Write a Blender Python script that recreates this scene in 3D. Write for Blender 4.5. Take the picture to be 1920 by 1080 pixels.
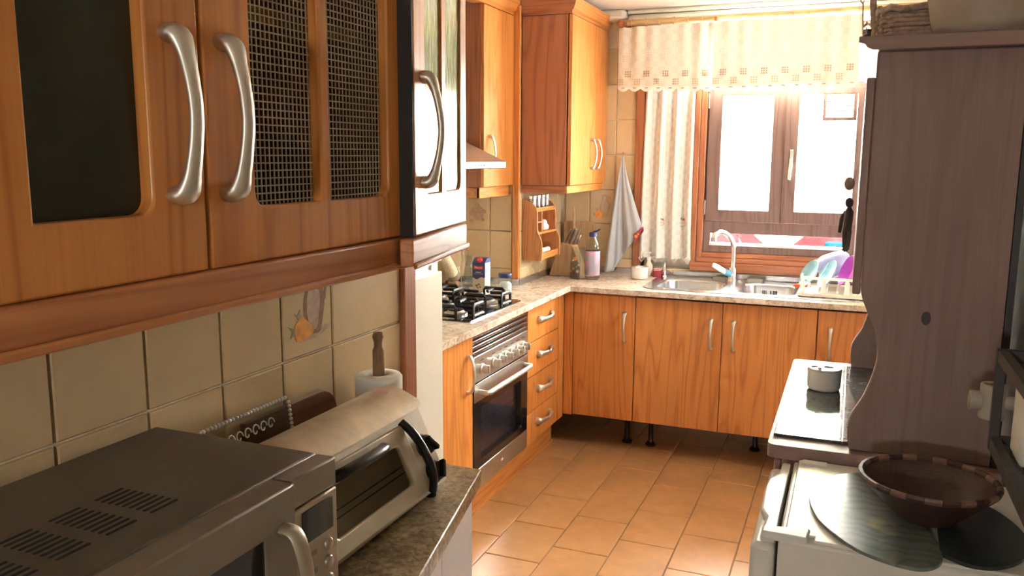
import bpy, math, random
from mathutils import Vector, Matrix
from mathutils.geometry import tessellate_polygon
random.seed(7)
PI = math.pi
for o in list(bpy.data.objects): bpy.data.objects.remove(o)
scene = bpy.context.scene
COL = scene.collection

# ------------------------------------------------------------------ camera
F_PX, YAW, PITCH, ROLL = 1572.64, 0.38579, -0.156846, 0.0062916
EYE = Vector((0.0, 0.0, 1.56))
fw = Vector((-math.sin(YAW) * math.cos(PITCH), math.cos(YAW) * math.cos(PITCH), math.sin(PITCH)))
rt = Vector((math.cos(YAW), math.sin(YAW), 0)); up = rt.cross(fw)
r2 = math.cos(ROLL) * rt + math.sin(ROLL) * up
u2 = -math.sin(ROLL) * rt + math.cos(ROLL) * up
cam = bpy.data.cameras.new('camera'); camo = bpy.data.objects.new('camera', cam); COL.objects.link(camo)
m = Matrix((r2, u2, -fw)).transposed().to_4x4(); m.translation = EYE
camo.matrix_world = m
cam.sensor_width = 36; cam.lens = F_PX / 1920 * 36; cam.clip_start = .02
scene.camera = camo

# ------------------------------------------------------------------ world, light, exposure
SKY = 16.0
w = bpy.data.worlds.new('sky'); scene.world = w; w.use_nodes = True
bg = w.node_tree.nodes['Background']; bg.inputs[0].default_value = (1.0, .975, .93, 1); bg.inputs[1].default_value = SKY
scene.view_settings.view_transform = 'Standard'; scene.view_settings.look = 'None'
scene.view_settings.exposure = 2.98; scene.view_settings.gamma = 1
scene.view_settings.use_curve_mapping = False
def portal(name, loc, rot, sx, sy):
    L = bpy.data.lights.new(name, 'AREA'); L.shape = 'RECTANGLE'; L.size = sx; L.size_y = sy
    L.cycles.is_portal = True
    o = bpy.data.objects.new(name, L); o.location = loc; o.rotation_euler = rot; COL.objects.link(o)
portal('window_portal', (-.36, 4.96, 1.62), (-PI/2, 0, 0), 1.0, 1.3)
portal('side_window_portal', (.56, 3.55, 1.6), (0, PI/2, 0), .5, .6)
portal('fill_window_portal', (-.28, -1.83, 1.55), (PI/2, 0, 0), .36, .3)  # portal of the added fill opening behind the camera

# ------------------------------------------------------------------ materials
MATS = {}
class N:
    def __init__(s, name):
        s.m = bpy.data.materials.new(name); s.m.use_nodes = True
        s.t = s.m.node_tree; s.p = s.t.nodes['Principled BSDF']; s.out = s.t.nodes['Material Output']
    def n(s, typ, **kw):
        x = s.t.nodes.new('ShaderNode' + typ)
        for k, v in kw.items():
            if k in x.inputs: x.inputs[k].default_value = v
            else: setattr(x, k, v)
        return x
    def l(s, a, b): s.t.links.new(a, b)
    def coords(s, scale=(1, 1, 1), rnd=True):
        tc = s.n('TexCoord'); mp = s.n('Mapping'); mp.inputs['Scale'].default_value = scale
        s.l(tc.outputs['Object'], mp.inputs['Vector'])
        if rnd:
            oi = s.n('ObjectInfo'); mu = s.n('Math', operation='MULTIPLY'); mu.inputs[1].default_value = 13.7
            s.l(oi.outputs['Random'], mu.inputs[0]); s.l(mu.outputs[0], mp.inputs['Location'])
        return mp.outputs[0]
    def noise(s, vec, scale, detail=3, rough=.5, dist=0):
        x = s.n('TexNoise'); x.inputs['Scale'].default_value = scale; x.inputs['Detail'].default_value = detail
        x.inputs['Roughness'].default_value = rough; x.inputs['Distortion'].default_value = dist
        s.l(vec, x.inputs['Vector']); return x.outputs['Fac']
    def ramp(s, fac, stops):
        x = s.n('ValToRGB'); e = x.color_ramp.elements
        while len(e) < len(stops): e.new(.5)
        for i, (p, c) in enumerate(stops):
            e[i].position = p; e[i].color = tuple(c) + (1,)
        s.l(fac, x.inputs[0]); return x.outputs[0]
    def math(s, op, a, b=None):
        x = s.n('Math', operation=op)
        for i, v in enumerate((a, b)):
            if v is None: continue
            if isinstance(v, (int, float)): x.inputs[i].default_value = v
            else: s.l(v, x.inputs[i])
        return x.outputs[0]
    def mix(s, fac, a, b, mode='MIX'):
        x = s.n('Mix', data_type='RGBA', blend_type=mode)
        for sock, v in ((x.inputs[0], fac), (x.inputs[6], a), (x.inputs[7], b)):
            if isinstance(v, (int, float)): sock.default_value = v
            elif isinstance(v, tuple): sock.default_value = v + (1,)
            else: s.l(v, sock)
        return x.outputs[2]
    def bump(s, h, strength=.2, dist=.002):
        x = s.n('Bump'); x.inputs['Strength'].default_value = strength; x.inputs['Distance'].default_value = dist
        s.l(h, x.inputs['Height']); s.l(x.outputs[0], s.p.inputs['Normal'])
def pset(n, rough=.5, metal=0, spec=.5, coat=0, trans=0, ior=None, coatr=.1):
    i = n.p.inputs
    i['Roughness'].default_value = rough; i['Metallic'].default_value = metal; i['Specular IOR Level'].default_value = spec
    i['Coat Weight'].default_value = coat; i['Coat Roughness'].default_value = coatr; i['Transmission Weight'].default_value = trans
    if ior: i['IOR'].default_value = ior
def plain(name, col, rough=.5, metal=0, spec=.5, coat=0, var=.12, vs=30, bump=0):
    n = N(name); pset(n, rough, metal, spec, coat)
    v = n.coords(); f = n.noise(v, vs, 4, .6)
    a = tuple(c * (1 - var) for c in col); b = tuple(min(1, c * (1 + var)) for c in col)
    n.l(n.ramp(f, [(.3, a), (.7, b)]), n.p.inputs['Base Color'])
    if bump: n.bump(f, bump)
    MATS[name] = n.m; return n
def wood(name, light, dark, axis='z', rough=.35, coat=.3, rings=11, k=1.0, fine=.25):
    n = N(name); pset(n, rough, 0, .5, coat, coatr=.12)
    sc = [7.0 * k] * 3; sc['xyz'.index(axis)] = .55 * k
    v = n.coords(tuple(sc)); f = n.noise(v, 1.25, 1.2, .45, .25)
    g = n.math('MULTIPLY', f, rings); g = n.math('PINGPONG', g, .5); g = n.math('MULTIPLY', g, 2)
    sc2 = [60.0 * k] * 3; sc2['xyz'.index(axis)] = 1.6 * k
    v2 = n.coords(tuple(sc2)); f2 = n.noise(v2, 3.0, 4, .6)
    sc3 = [1.6] * 3; sc3['xyz'.index(axis)] = .3
    f3 = n.noise(n.coords(tuple(sc3)), 2.0, 2, .5)
    mid = tuple((a + b) / 2 for a, b in zip(light, dark))
    c = n.ramp(g, [(0, dark), (.22, mid), (.55, light), (1, light)])
    c = n.mix(fine, c, n.ramp(f2, [(.3, tuple(x * .6 for x in dark)), (.65, light)]))
    c = n.mix(.55, c, n.ramp(f3, [(.3, (.72, .68, .62)), (.7, (1, 1, 1))]), 'MULTIPLY')
    n.l(c, n.p.inputs['Base Color']); n.bump(f2, .06, .001)
    MATS[name] = n.m; return n
PL, PD = (.78, .31, .075), (.56, .18, .038)
for ax in 'xyz': wood('pine_' + ax, PL, PD, ax)
RL, RD = (.50, .185, .085), (.34, .105, .045)
for ax in 'xyz': wood('redwood_' + ax, RL, RD, ax, .4, .2)  # reddish trim; on wall-cabinet faces towards camera, a shaded copy of the pine
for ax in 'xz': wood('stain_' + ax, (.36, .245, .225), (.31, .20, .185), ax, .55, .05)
wood('rail_wood', (.60, .235, .085), (.42, .14, .048), 'y', .4, .2)
wood('window_wood', (.27, .17, .15), (.19, .11, .095), 'z', .5, .1)
wood('rack_wood', (.62, .27, .10), (.40, .15, .05), 'z', .5, .05, k=2)
wood('beech', (.62, .40, .22), (.48, .29, .14), 'z', .5, .05, k=2)
wood('dark_board', (.22, .09, .05), (.12, .045, .03), 'y', .4, .2)
wood('oak_handle', (.36, .22, .11), (.22, .12, .055), 'z', .6, 0, k=4)
wood('bamboo', (.80, .55, .28), (.62, .38, .17), 'x', .4, .1, k=2)
wood('bowl_wood', (.10, .052, .04), (.06, .03, .026), 'x', .45, .1, k=3)
wood('bowl_light', (.27, .15, .11), (.20, .105, .08), 'x', .4, .1, k=3)

def tilemat(name, base, rough, var, mottled=8, big=2.2, coat=0):
    n = N(name); pset(n, rough, 0, .5, coat, coatr=.27)
    v = n.coords(); f = n.noise(v, mottled, 5, .65); g = n.noise(v, big, 2, .5)
    a = tuple(c * (1 - var) for c in base); b = tuple(min(1, c * (1 + var)) for c in base)
    c = n.ramp(f, [(.3, a), (.7, b)])
    c = n.mix(.35, c, n.ramp(g, [(.35, tuple(x * .85 for x in a)), (.65, b)]))
    n.l(c, n.p.inputs['Base Color'])
    n.bump(n.noise(v, 9, 2, .5), .10, .004)
    MATS[name] = n.m
tilemat('floor_tile', (.56, .30, .125), .3, .16, 14, coat=1)
tilemat('wall_tile', (.68, .51, .305), .16, .07, 10)
plain('grout', (.78, .68, .52), .9, var=.1, spec=.2)
plain('floor_grout', (.30, .20, .12), .9, var=.1, spec=.2)
plain('plaster', (.80, .74, .64), .9, var=.03, vs=120, spec=.2, bump=.15)
plain('ceiling_paint', (.85, .80, .72), .95, var=.03, vs=60, spec=.1, bump=.12)
# granite worktops
def granite(name, cols, sc, rough):
    n = N(name); pset(n, rough, 0, .5, 0)
    v = n.coords((1, 1, 1), False); f = n.noise(v, sc, 6, .75, .6); g = n.noise(v, 9, 3, .6, 1.5)
    s1 = n.math('ADD', n.math('MULTIPLY', f, .65), n.math('MULTIPLY', g, .35))
    n.l(n.ramp(s1, list(zip((.34, .45, .54, .66), cols))), n.p.inputs['Base Color']); MATS[name] = n.m
granite('counter_stone', [(.26, .16, .10), (.52, .40, .30), (.70, .60, .50), (.80, .74, .66)], 60, .22)
granite('near_granite', [(.045, .028, .014), (.20, .135, .07), (.40, .29, .16), (.62, .50, .32)], 75, .3)
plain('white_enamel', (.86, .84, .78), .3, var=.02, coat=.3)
plain('white_plastic', (.86, .86, .84), .4, var=.02)
plain('cream_plastic', (.80, .74, .62), .4, var=.03)
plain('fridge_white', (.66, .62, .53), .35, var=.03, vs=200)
plain('black_plastic', (.012, .012, .013), .3, var=.1)
plain('black_iron', (.016, .016, .017), .42, var=.2)
plain('black_wood', (.045, .042, .045), .45, var=.2)
plain('black_glass', (.012, .012, .013), .06, var=.05, coat=.5)
plain('oven_enamel', (.30, .30, .33), .4, var=.1)
plain('dark_gap', (.02, .016, .014), .8, var=.1)
plain('steel', (.56, .57, .60), .22, 1, var=.05, vs=8)
plain('brushed', (.55, .53, .50), .38, 1, var=.06, vs=60)
plain('nickel', (.66, .63, .58), .46, 1, var=.04)
plain('chrome', (.90, .91, .93), .12, 1, var=.02)
plain('microwave_grey', (.135, .115, .09), .38, .25, var=.08, vs=90)
plain('microwave_band', (.25, .205, .16), .4, .3, var=.05)
plain('microwave_silver', (.40, .345, .27), .35, .5, var=.05)
plain('toaster_cream', (.52, .44, .32), .35, .15, var=.06, coat=.1)
plain('toaster_top', (.55, .44, .30), .32, .3, var=.22, vs=14)
plain('cabinet_lilac', (.80, .74, .76), .5, var=.02)
plain('paper', (.88, .86, .80), .9, var=.03, vs=120, bump=.2)
plain('ceramic', (.85, .84, .80), .15, var=.02, coat=.4)
plain('beige_ceramic', (.42, .35, .29), .5, var=.05)
plain('wicker', (.42, .31, .24), .7, var=.3, vs=80)
plain('navy', (.05, .055, .16), .35, var=.1)
plain('carton_blue', (.075, .085, .20), .5, var=.1)
plain('carton_beige', (.66, .55, .42), .55, var=.04)
plain('carton_sky', (.30, .42, .78), .5, var=.1)
plain('carton_white', (.86, .86, .86), .5, var=.03)
plain('red', (.72, .06, .04), .4, var=.08)
plain('wine', (.36, .04, .07), .6, var=.15)
plain('orange_print', (.80, .33, .07), .3, var=.2, vs=60)
plain('brown_print', (.26, .14, .09), .3, var=.3, vs=60)
plain('tan_print', (.50, .34, .24), .3, var=.2, vs=60)
plain('faint_print', (.60, .44, .30), .3, var=.1, vs=60)
plain('green_print', (.30, .30, .17), .3, var=.2)
plain('pink_print', (.78, .42, .46), .4, var=.1)
plain('white_print', (.9, .9, .88), .4, var=.02)
plain('salt', (.9, .9, .88), .9, var=.03)
plain('towel_grey', (.50, .52, .56), .95, var=.06, vs=200, bump=.4)
plain('cork', (.62, .50, .33), .9, var=.3, vs=120, bump=.3)
plain('steel_knife', (.33, .30, .27), .3, .9, var=.1)
plain('blue_grip', (.10, .42, .68), .4, var=.05)
plain('teal_plastic', (.26, .50, .58), .3, var=.06)
plain('lilac_plastic', (.36, .38, .62), .3, var=.08)
plain('magenta', (.55, .10, .58), .35, var=.08)
plain('orange_rubber', (.85, .13, .05), .5, var=.1)
plain('dark_cloth', (.085, .07, .065), .9, var=.3, vs=60)
plain('tan_cloth', (.32, .24, .18), .9, var=.2, vs=60)
plain('pvc', (.50, .44, .37), .4, var=.03)
plain('garden_white', (.85, .85, .82), .9, var=.04)
plain('brick_red', (.050, .0085, .0105), 1, var=.45, vs=14, spec=0)
plain('flower_pink', (.75, .16, .25), .8, var=.3, vs=25)
plain('blue_tub', (.002, .012, .020), 1, var=.05, spec=0)
plain('leaf_green', (.16, .34, .06), .7, var=.5, vs=3)
plain('bark', (.15, .10, .07), .9, var=.3)
plain('slate_trivet', (.035, .05, .05), .3, var=.35, vs=40)
def pattern_print():
    n = N('pattern_print'); pset(n, .35)
    tc = n.n('TexCoord'); sx = n.n('SeparateXYZ'); n.l(tc.outputs['Object'], sx.inputs[0])
    ang_ = n.math('ARCTAN2', n.math('SUBTRACT', sx.outputs[1], -.005), sx.outputs[0])
    a = n.math('PINGPONG', n.math('MULTIPLY', ang_, .042 / .018), .5); z = n.math('PINGPONG', n.math('MULTIPLY', sx.outputs[2], 1 / .018), .5)
    d = n.math('PINGPONG', n.math('MULTIPLY', n.math('ADD', a, z), 2.4), .5)
    c = n.ramp(d, [(0, (.06, .05, .14)), (.28, (.10, .08, .2)), (.34, (.85, .84, .86)), (1, (.9, .9, .9))])
    c = n.mix(n.math('MULTIPLY', n.math('GREATER_THAN', n.noise(n.coords(rnd=False), 22, 1, .5), .52), .6), c, (.72, .35, .5))
    n.l(c, n.p.inputs['Base Color']); MATS['pattern_print'] = n.m
pattern_print()
def leafboard():
    n = N('leaf_trivet'); pset(n, .33, 0, .5, .6, coatr=.22)
    v = n.coords((1, 1, 1), False); w1 = n.n('TexWave', wave_type='BANDS', bands_direction='Y')
    w1.inputs['Scale'].default_value = 9; w1.inputs['Distortion'].default_value = 14; w1.inputs['Detail'].default_value = 3
    n.l(v, w1.inputs[0])
    c = n.ramp(w1.outputs['Fac'], [(0, (.085, .11, .105)), (.05, (.13, .165, .155)), (1, (.18, .22, .205))])
    f = n.noise(v, 7, 3, .6)
    c = n.mix(n.ramp(f, [(.6, (0, 0, 0)), (.68, (.8, .8, .8))]), c, (.45, .40, .16))
    n.l(c, n.p.inputs['Base Color']); n.bump(w1.outputs['Fac'], .04, .001); MATS['leaf_trivet'] = n.m
leafboard()
def glass(name, tint=(1, 1, 1), base=.06, rough=.02, wavy=0):
    # thin pane: straight-through transmission plus mirror-like sheen by angle
    n = N(name); n.t.nodes.remove(n.p)
    tr = n.n('BsdfTransparent'); tr.inputs[0].default_value = tint + (1,)
    gl = n.n('BsdfGlossy'); gl.inputs['Roughness'].default_value = rough
    fr = n.n('LayerWeight'); fr.inputs[0].default_value = .5
    ad = n.math('ADD', n.math('MULTIPLY', n.math('POWER', fr.outputs['Facing'], 5.0), .9), base)
    mx = n.n('MixShader'); n.l(ad, mx.inputs[0]); n.l(tr.outputs[0], mx.inputs[1]); n.l(gl.outputs[0], mx.inputs[2])
    if wavy:
        b = n.n('Bump'); b.inputs['Strength'].default_value = wavy; b.inputs['Distance'].default_value = .003
        n.l(n.noise(n.coords(), 90, 2, .5), b.inputs['Height']); n.l(b.outputs[0], gl.inputs['Normal'])
    n.l(mx.outputs[0], n.out.inputs[0]); MATS[name] = n.m
glass('window_glass', (.97, .98, .97), .04)
glass('clear_glass', (.90, .92, .91), .06)
plain('smoked_glass', (.016, .021, .010), .32, var=.3, vs=5)
plain('wire_glass', (.40, .34, .24), .3, var=.1)
glass('oven_glass', (.55, .56, .60), .12, .06)
glass('toaster_glass', (.70, .68, .62), .08, .06)
glass('ribbed_base', (.45, .62, .30), .10, .10, .5)
def ribbed():  # green of reflected foliage painted into the pane colour
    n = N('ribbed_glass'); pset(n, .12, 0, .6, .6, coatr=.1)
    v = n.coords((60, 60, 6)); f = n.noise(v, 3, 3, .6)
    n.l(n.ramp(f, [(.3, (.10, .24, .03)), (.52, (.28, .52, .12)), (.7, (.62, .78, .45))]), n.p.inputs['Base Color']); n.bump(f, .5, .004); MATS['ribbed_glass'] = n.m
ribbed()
glass('grid_glass', (.80, .78, .70), .03, .1)
def cloth(name, base, trans, sq):
    n = N(name)
    v = n.coords((1, 1, 1), False); sx = n.n('SeparateXYZ'); n.l(v, sx.inputs[0])
    def cell(o, k):
        return n.math('PINGPONG', n.math('MULTIPLY', o, k), 1.0)
    X, Z = sx.outputs[0], sx.outputs[2]
    ck = n.n('TexChecker'); ck.inputs['Scale'].default_value = 1 / sq
    mp = n.n('Mapping'); mp.inputs['Scale'].default_value = (1, 0, 1); n.l(v, mp.inputs[0])
    mp.inputs['Location'].default_value = (0, .01, 0); n.l(mp.outputs[0], ck.inputs[0])
    fine = n.math('MULTIPLY', n.math('GREATER_THAN', cell(X, 210), .55), n.math('GREATER_THAN', cell(Z, 210), .5))
    hatch = n.math('MULTIPLY', fine, ck.outputs['Fac'])
    big = n.math('MINIMUM', cell(X, 2 / sq / 2), cell(Z, 2 / sq / 2))
    c = n.mix(n.math('MULTIPLY', hatch, .45), n.mix(n.math('MULTIPLY', ck.outputs['Fac'], .35), base, tuple(x * .94 for x in base)), tuple(x * .55 for x in base))
    d = n.n('BsdfDiffuse'); t = n.n('BsdfTranslucent'); n.l(c, d.inputs[0]); n.l(c, t.inputs[0])
    mx = n.n('MixShader'); mx.inputs[0].default_value = trans
    n.l(d.outputs[0], mx.inputs[1]); n.l(t.outputs[0], mx.inputs[2])
    n.t.nodes.remove(n.p); n.l(mx.outputs[0], n.out.inputs[0]); MATS[name] = n.m
cloth('valance_cloth', (.78, .73, .63), .007, .034)
cloth('curtain_cloth', (.90, .86, .80), .10, .026)
cloth('lace_trim', (.86, .83, .77), .01, .5)

# ------------------------------------------------------------------ mesh helpers
def FX(x, y=0, z=0): return Matrix(((0, 0, 1, x), (1, 0, 0, y), (0, 1, 0, z), (0, 0, 0, 1)))   # (u,v,w) = (+y, +z, out +x)
def FY(y, x=0, z=0): return Matrix(((1, 0, 0, x), (0, 0, -1, y), (0, 1, 0, z), (0, 0, 0, 1)))  # (u,v,w) = (+x, +z, out -y)
def FZ(z, x=0, y=0): return Matrix(((1, 0, 0, x), (0, 1, 0, y), (0, 0, 1, z), (0, 0, 0, 1)))   # (u,v,w) = (+x, +y, up)
WLOC = {}
class MB:
    def __init__(s, M=None): s.v = []; s.f = []; s.M = M
    def add(s, vs, fs):
        b = len(s.v)
        for p in vs:
            p = Vector(p); s.v.append(s.M @ p if s.M else p)
        s.f += [tuple(b + i for i in f) for f in fs]
        return s
    def box(s, a0, a1, b0, b1, c0, c1):
        v = [(a, b, c) for a in (a0, a1) for b in (b0, b1) for c in (c0, c1)]
        return s.add(v, [(0, 1, 3, 2), (4, 6, 7, 5), (0, 4, 5, 1), (2, 3, 7, 6), (0, 2, 6, 4), (1, 5, 7, 3)])
    def prism(s, loop, w0, w1, holes=()):
        loops = [list(loop)] + [list(h) for h in holes]
        flat = [p for l in loops for p in l]; n = len(flat)
        tris = tessellate_polygon([[Vector((p[0], p[1], 0)) for p in l] for l in loops])
        vs = [(p[0], p[1], w0) for p in flat] + [(p[0], p[1], w1) for p in flat]
        fs = [tuple(t) for t in tris] + [tuple(i + n for i in reversed(t)) for t in tris]
        b = 0
        for l in loops:
            k = len(l)
            for i in range(k):
                j = (i + 1) % k; fs.append((b + i, b + j, b + j + n, b + i + n))
            b += k
        return s.add(vs, fs)
    def lathe(s, prof, c=(0, 0, 0), seg=28, axis='z'):
        vs = []; fs = []
        for r, h in prof:
            for i in range(seg):
                a = 2 * PI * i / seg; x, y = r * math.cos(a), r * math.sin(a)
                p = {'z': (x, y, h), 'x': (h, x, y), 'y': (x, h, y)}[axis]
                vs.append((p[0] + c[0], p[1] + c[1], p[2] + c[2]))
        for k in range(len(prof) - 1):
            for i in range(seg):
                j = (i + 1) % seg
                fs.append((k * seg + i, k * seg + j, (k + 1) * seg + j, (k + 1) * seg + i))
        if prof[0][0] > 1e-6: fs.append(tuple(range(seg - 1, -1, -1)))
        if prof[-1][0] > 1e-6: fs.append(tuple((len(prof) - 1) * seg + i for i in range(seg)))
        return s.add(vs, fs)
    def tube(s, path, r, seg=10, closed=False, flat=1.0, ref=None):
        P = [Vector(p) for p in path]; n = len(P)
        R = r if isinstance(r, (list, tuple)) else [r] * n
        vs = []; fs = []; prev = None
        for i in range(n):
            if closed: t = P[(i + 1) % n] - P[i - 1]
            else: t = P[min(i + 1, n - 1)] - P[max(i - 1, 0)]
            t.normalize()
            if ref is not None: a = Vector(ref) - t * t.dot(Vector(ref))
            elif prev is None:
                a = t.orthogonal()
            else: a = prev - t * prev.dot(t)
            a.normalize(); prev = a; b = t.cross(a)
            for k in range(seg):
                q = 2 * PI * k / seg
                vs.append(P[i] + a * (R[i] * math.cos(q)) + b * (R[i] * flat * math.sin(q)))
        for i in range(n if closed else n - 1):
            j = (i + 1) % n
            for k in range(seg):
                l = (k + 1) % seg; fs.append((i * seg + k, i * seg + l, j * seg + l, j * seg + k))
        if not closed:
            fs.append(tuple(range(seg - 1, -1, -1))); fs.append(tuple((n - 1) * seg + k for k in range(seg)))
        return s.add(vs, fs)
    def grid(s, fn, nu, nv):
        vs = [fn(i / nu, j / nv) for j in range(nv + 1) for i in range(nu + 1)]
        fs = [(j * (nu + 1) + i, j * (nu + 1) + i + 1, (j + 1) * (nu + 1) + i + 1, (j + 1) * (nu + 1) + i) for j in range(nv) for i in range(nu)]
        return s.add(vs, fs)
    def ball(s, c, r, sx=1, sy=1, sz=1, n=8):
        prof = [(math.sin(PI * k / n) * r, -math.cos(PI * k / n) * r) for k in range(n + 1)]
        b = len(s.v); M = s.M; s.M = None; s.lathe(prof, (0, 0, 0), 12); s.M = M
        for i in range(b, len(s.v)):
            p = s.v[i]; q = Vector((p.x * sx + c[0], p.y * sy + c[1], p.z * sz + c[2])); s.v[i] = M @ q if M else q
        return s
    def build(s, name, mat, parent=None, bevel=0, smooth=35, solid=0, kind=None, label=None):
        if parent is None:
            xs = [p.x for p in s.v]; ys = [p.y for p in s.v]; zs = [p.z for p in s.v]
            org = Vector(((min(xs) + max(xs)) / 2, (min(ys) + max(ys)) / 2, min(zs)))
        else: org = WLOC[parent.name]
        me = bpy.data.meshes.new(name); me.from_pydata([p - org for p in s.v], [], s.f)
        me.materials.append(MATS[mat])
        import bmesh
        bm = bmesh.new(); bm.from_mesh(me); bmesh.ops.remove_doubles(bm, verts=bm.verts, dist=1e-6)
        if not solid: bmesh.ops.recalc_face_normals(bm, faces=bm.faces)
        bm.to_mesh(me); bm.free()
        me.shade_smooth(); me.set_sharp_from_angle(angle=math.radians(smooth))
        o = bpy.data.objects.new(name, me); COL.objects.link(o)
        if parent is None: o.location = org
        else: o.parent = parent
        WLOC[o.name] = org
        if solid:
            sm = o.modifiers.new('thickness', 'SOLIDIFY'); sm.thickness = solid; sm.offset = 0
        if bevel:
            bv = o.modifiers.new('bevel', 'BEVEL'); bv.width = bevel; bv.segments = 2; bv.limit_method = 'ANGLE'; bv.angle_limit = math.radians(40)
        if kind: o['kind'] = kind
        if label: o['label'] = label
        return o
def tag(o, label, cat, group=None):
    o['label'] = label; o['category'] = cat
    if group: o['group'] = group
    return o
def thing(name, loc, label=None, cat=None, group=None):
    o = bpy.data.objects.new(name, None); COL.objects.link(o); o.location = loc; o.empty_display_size = .1
    WLOC[o.name] = Vector(loc)
    if label: tag(o, label, cat, group)
    return o
def struct(name, loc):
    o = thing(name, loc); o['kind'] = 'structure'; return o
def rrect(a0, a1, b0, b1, r, n=6, corners=(1, 1, 1, 1)):
    # corners: (a0b0, a1b0, a1b1, a0b1), 1 = rounded
    out = []
    cs = ((a0 + r, b0 + r, PI, (a0, b0)), (a1 - r, b0 + r, 1.5 * PI, (a1, b0)), (a1 - r, b1 - r, 0, (a1, b1)), (a0 + r, b1 - r, .5 * PI, (a0, b1)))
    for (cx, cy, s, sharp), on in zip(cs, corners):
        if on: out += [(cx + r * math.cos(s + PI / 2 * i / n), cy + r * math.sin(s + PI / 2 * i / n)) for i in range(n + 1)]
        else: out.append(sharp)
    return out
def rect(a0, a1, b0, b1): return [(a0, b0), (a1, b0), (a1, b1), (a0, b1)]
def bez(pts, n=8):
    # catmull-rom through points
    P = [Vector(p) for p in pts]; out = []
    for i in range(len(P) - 1):
        p0, p1, p2, p3 = P[max(i - 1, 0)], P[i], P[i + 1], P[min(i + 2, len(P) - 1)]
        for k in range(n):
            t = k / n
            out.append(.5 * ((2 * p1) + (p2 - p0) * t + (2 * p0 - 5 * p1 + 4 * p2 - p3) * t * t + (3 * p1 - p0 - 3 * p2 + p3) * t ** 3))
    out.append(P[-1]); return out
def handle(M, u, v, L, parent, vertical=True, fat=1.0, name='handle', out=1.0):
    # bow handle with flared feet standing off a face, centred on (u, v)
    pts = [(-.5, 0), (-.497, .010), (-.465, .017), (-.36, .024), (-.18, .031), (0, .034), (.18, .031), (.36, .024), (.465, .017), (.497, .010), (.5, 0)]
    rad = [.0125, .0130, .0118, .0084, .0072, .0070, .0072, .0084, .0118, .0130, .0125]
    path = []
    for a, b in pts:
        a *= L
        path.append((u, v + a, b * out) if vertical else (u + a, v, b * out))
    n = 4; path = bez(path, n); R_ = []
    for i in range(len(rad) - 1): R_ += [rad[i] + (rad[i + 1] - rad[i]) * k / n for k in range(n)]
    R_.append(rad[-1])
    b = MB(M); b.tube(path, [x * fat for x in R_], 12, flat=.62 if vertical else 1.5, ref=(1, 0, 0))
    return b.build(name, 'nickel', parent, smooth=60)
def carcass(M, u0, u1, v0, v1, depth, parent, mat='pine_z', t=.016, shelf=None):
    b = MB(M)
    b.box(u0, u0 + t, v0, v1, -depth, 0); b.box(u1 - t, u1, v0, v1, -depth, 0)
    b.box(u0 + t, u1 - t, v0, v0 + t, -depth, 0); b.box(u0 + t, u1 - t, v1 - t, v1, -depth, 0)
    b.box(u0 + t, u1 - t, v0 + t, v1 - t, -depth, -depth + t)
    if shelf:
        for z in shelf: b.box(u0 + t, u1 - t, z, z + t, -depth + t, -.03)
    return b.build('body', mat, parent)
TILE_MESH = {}
def tiles(parent, M, us, vs, gap, thick, mat, skip=()):
    out = {}
    for i in range(len(us) - 1):
        for j in range(len(vs) - 1):
            if (i, j) in skip: continue
            u0, u1, v0, v1 = us[i] + gap / 2, us[i + 1] - gap / 2, vs[j] + gap / 2, vs[j + 1] - gap / 2
            key = (mat, round(u1 - u0, 4), round(v1 - v0, 4), tuple(tuple(round(x, 3) for x in r[:3]) for r in M))
            org = M @ Vector(((u0 + u1) / 2, (v0 + v1) / 2, 0))
            if key not in TILE_MESH:
                a, b = (u1 - u0) / 2, (v1 - v0) / 2; c = .0022
                L = [(-a, -b, 0), (a, -b, 0), (a, b, 0), (-a, b, 0)]
                U = [(-a, -b, thick - c), (a, -b, thick - c), (a, b, thick - c), (-a, b, thick - c)]
                T = [(-a + c, -b + c, thick), (a - c, -b + c, thick), (a - c, b - c, thick), (-a + c, b - c, thick)]
                R = M.to_3x3(); me = bpy.data.meshes.new('tile')
                fs = [(8, 9, 10, 11)]
                for k in range(4):
                    l = (k + 1) % 4; fs += [(k, l, 4 + l, 4 + k), (4 + k, 4 + l, 8 + l, 8 + k)]
                me.from_pydata([R @ Vector(p) for p in L + U + T], [], fs); me.materials.append(MATS[mat]); TILE_MESH[key] = me
            o = bpy.data.objects.new('tile', TILE_MESH[key]); COL.objects.link(o); o.parent = parent
            o.location = org - WLOC[parent.name]; WLOC[o.name] = org; out[(i, j)] = o
    return out
def decal(parent, M, polys, w0=.0, th=.0006, name='printed_motif'):
    for mat, pts in polys:
        b = MB(M); b.prism(pts, w0, w0 + th); b.build(name, mat, parent)
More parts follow.
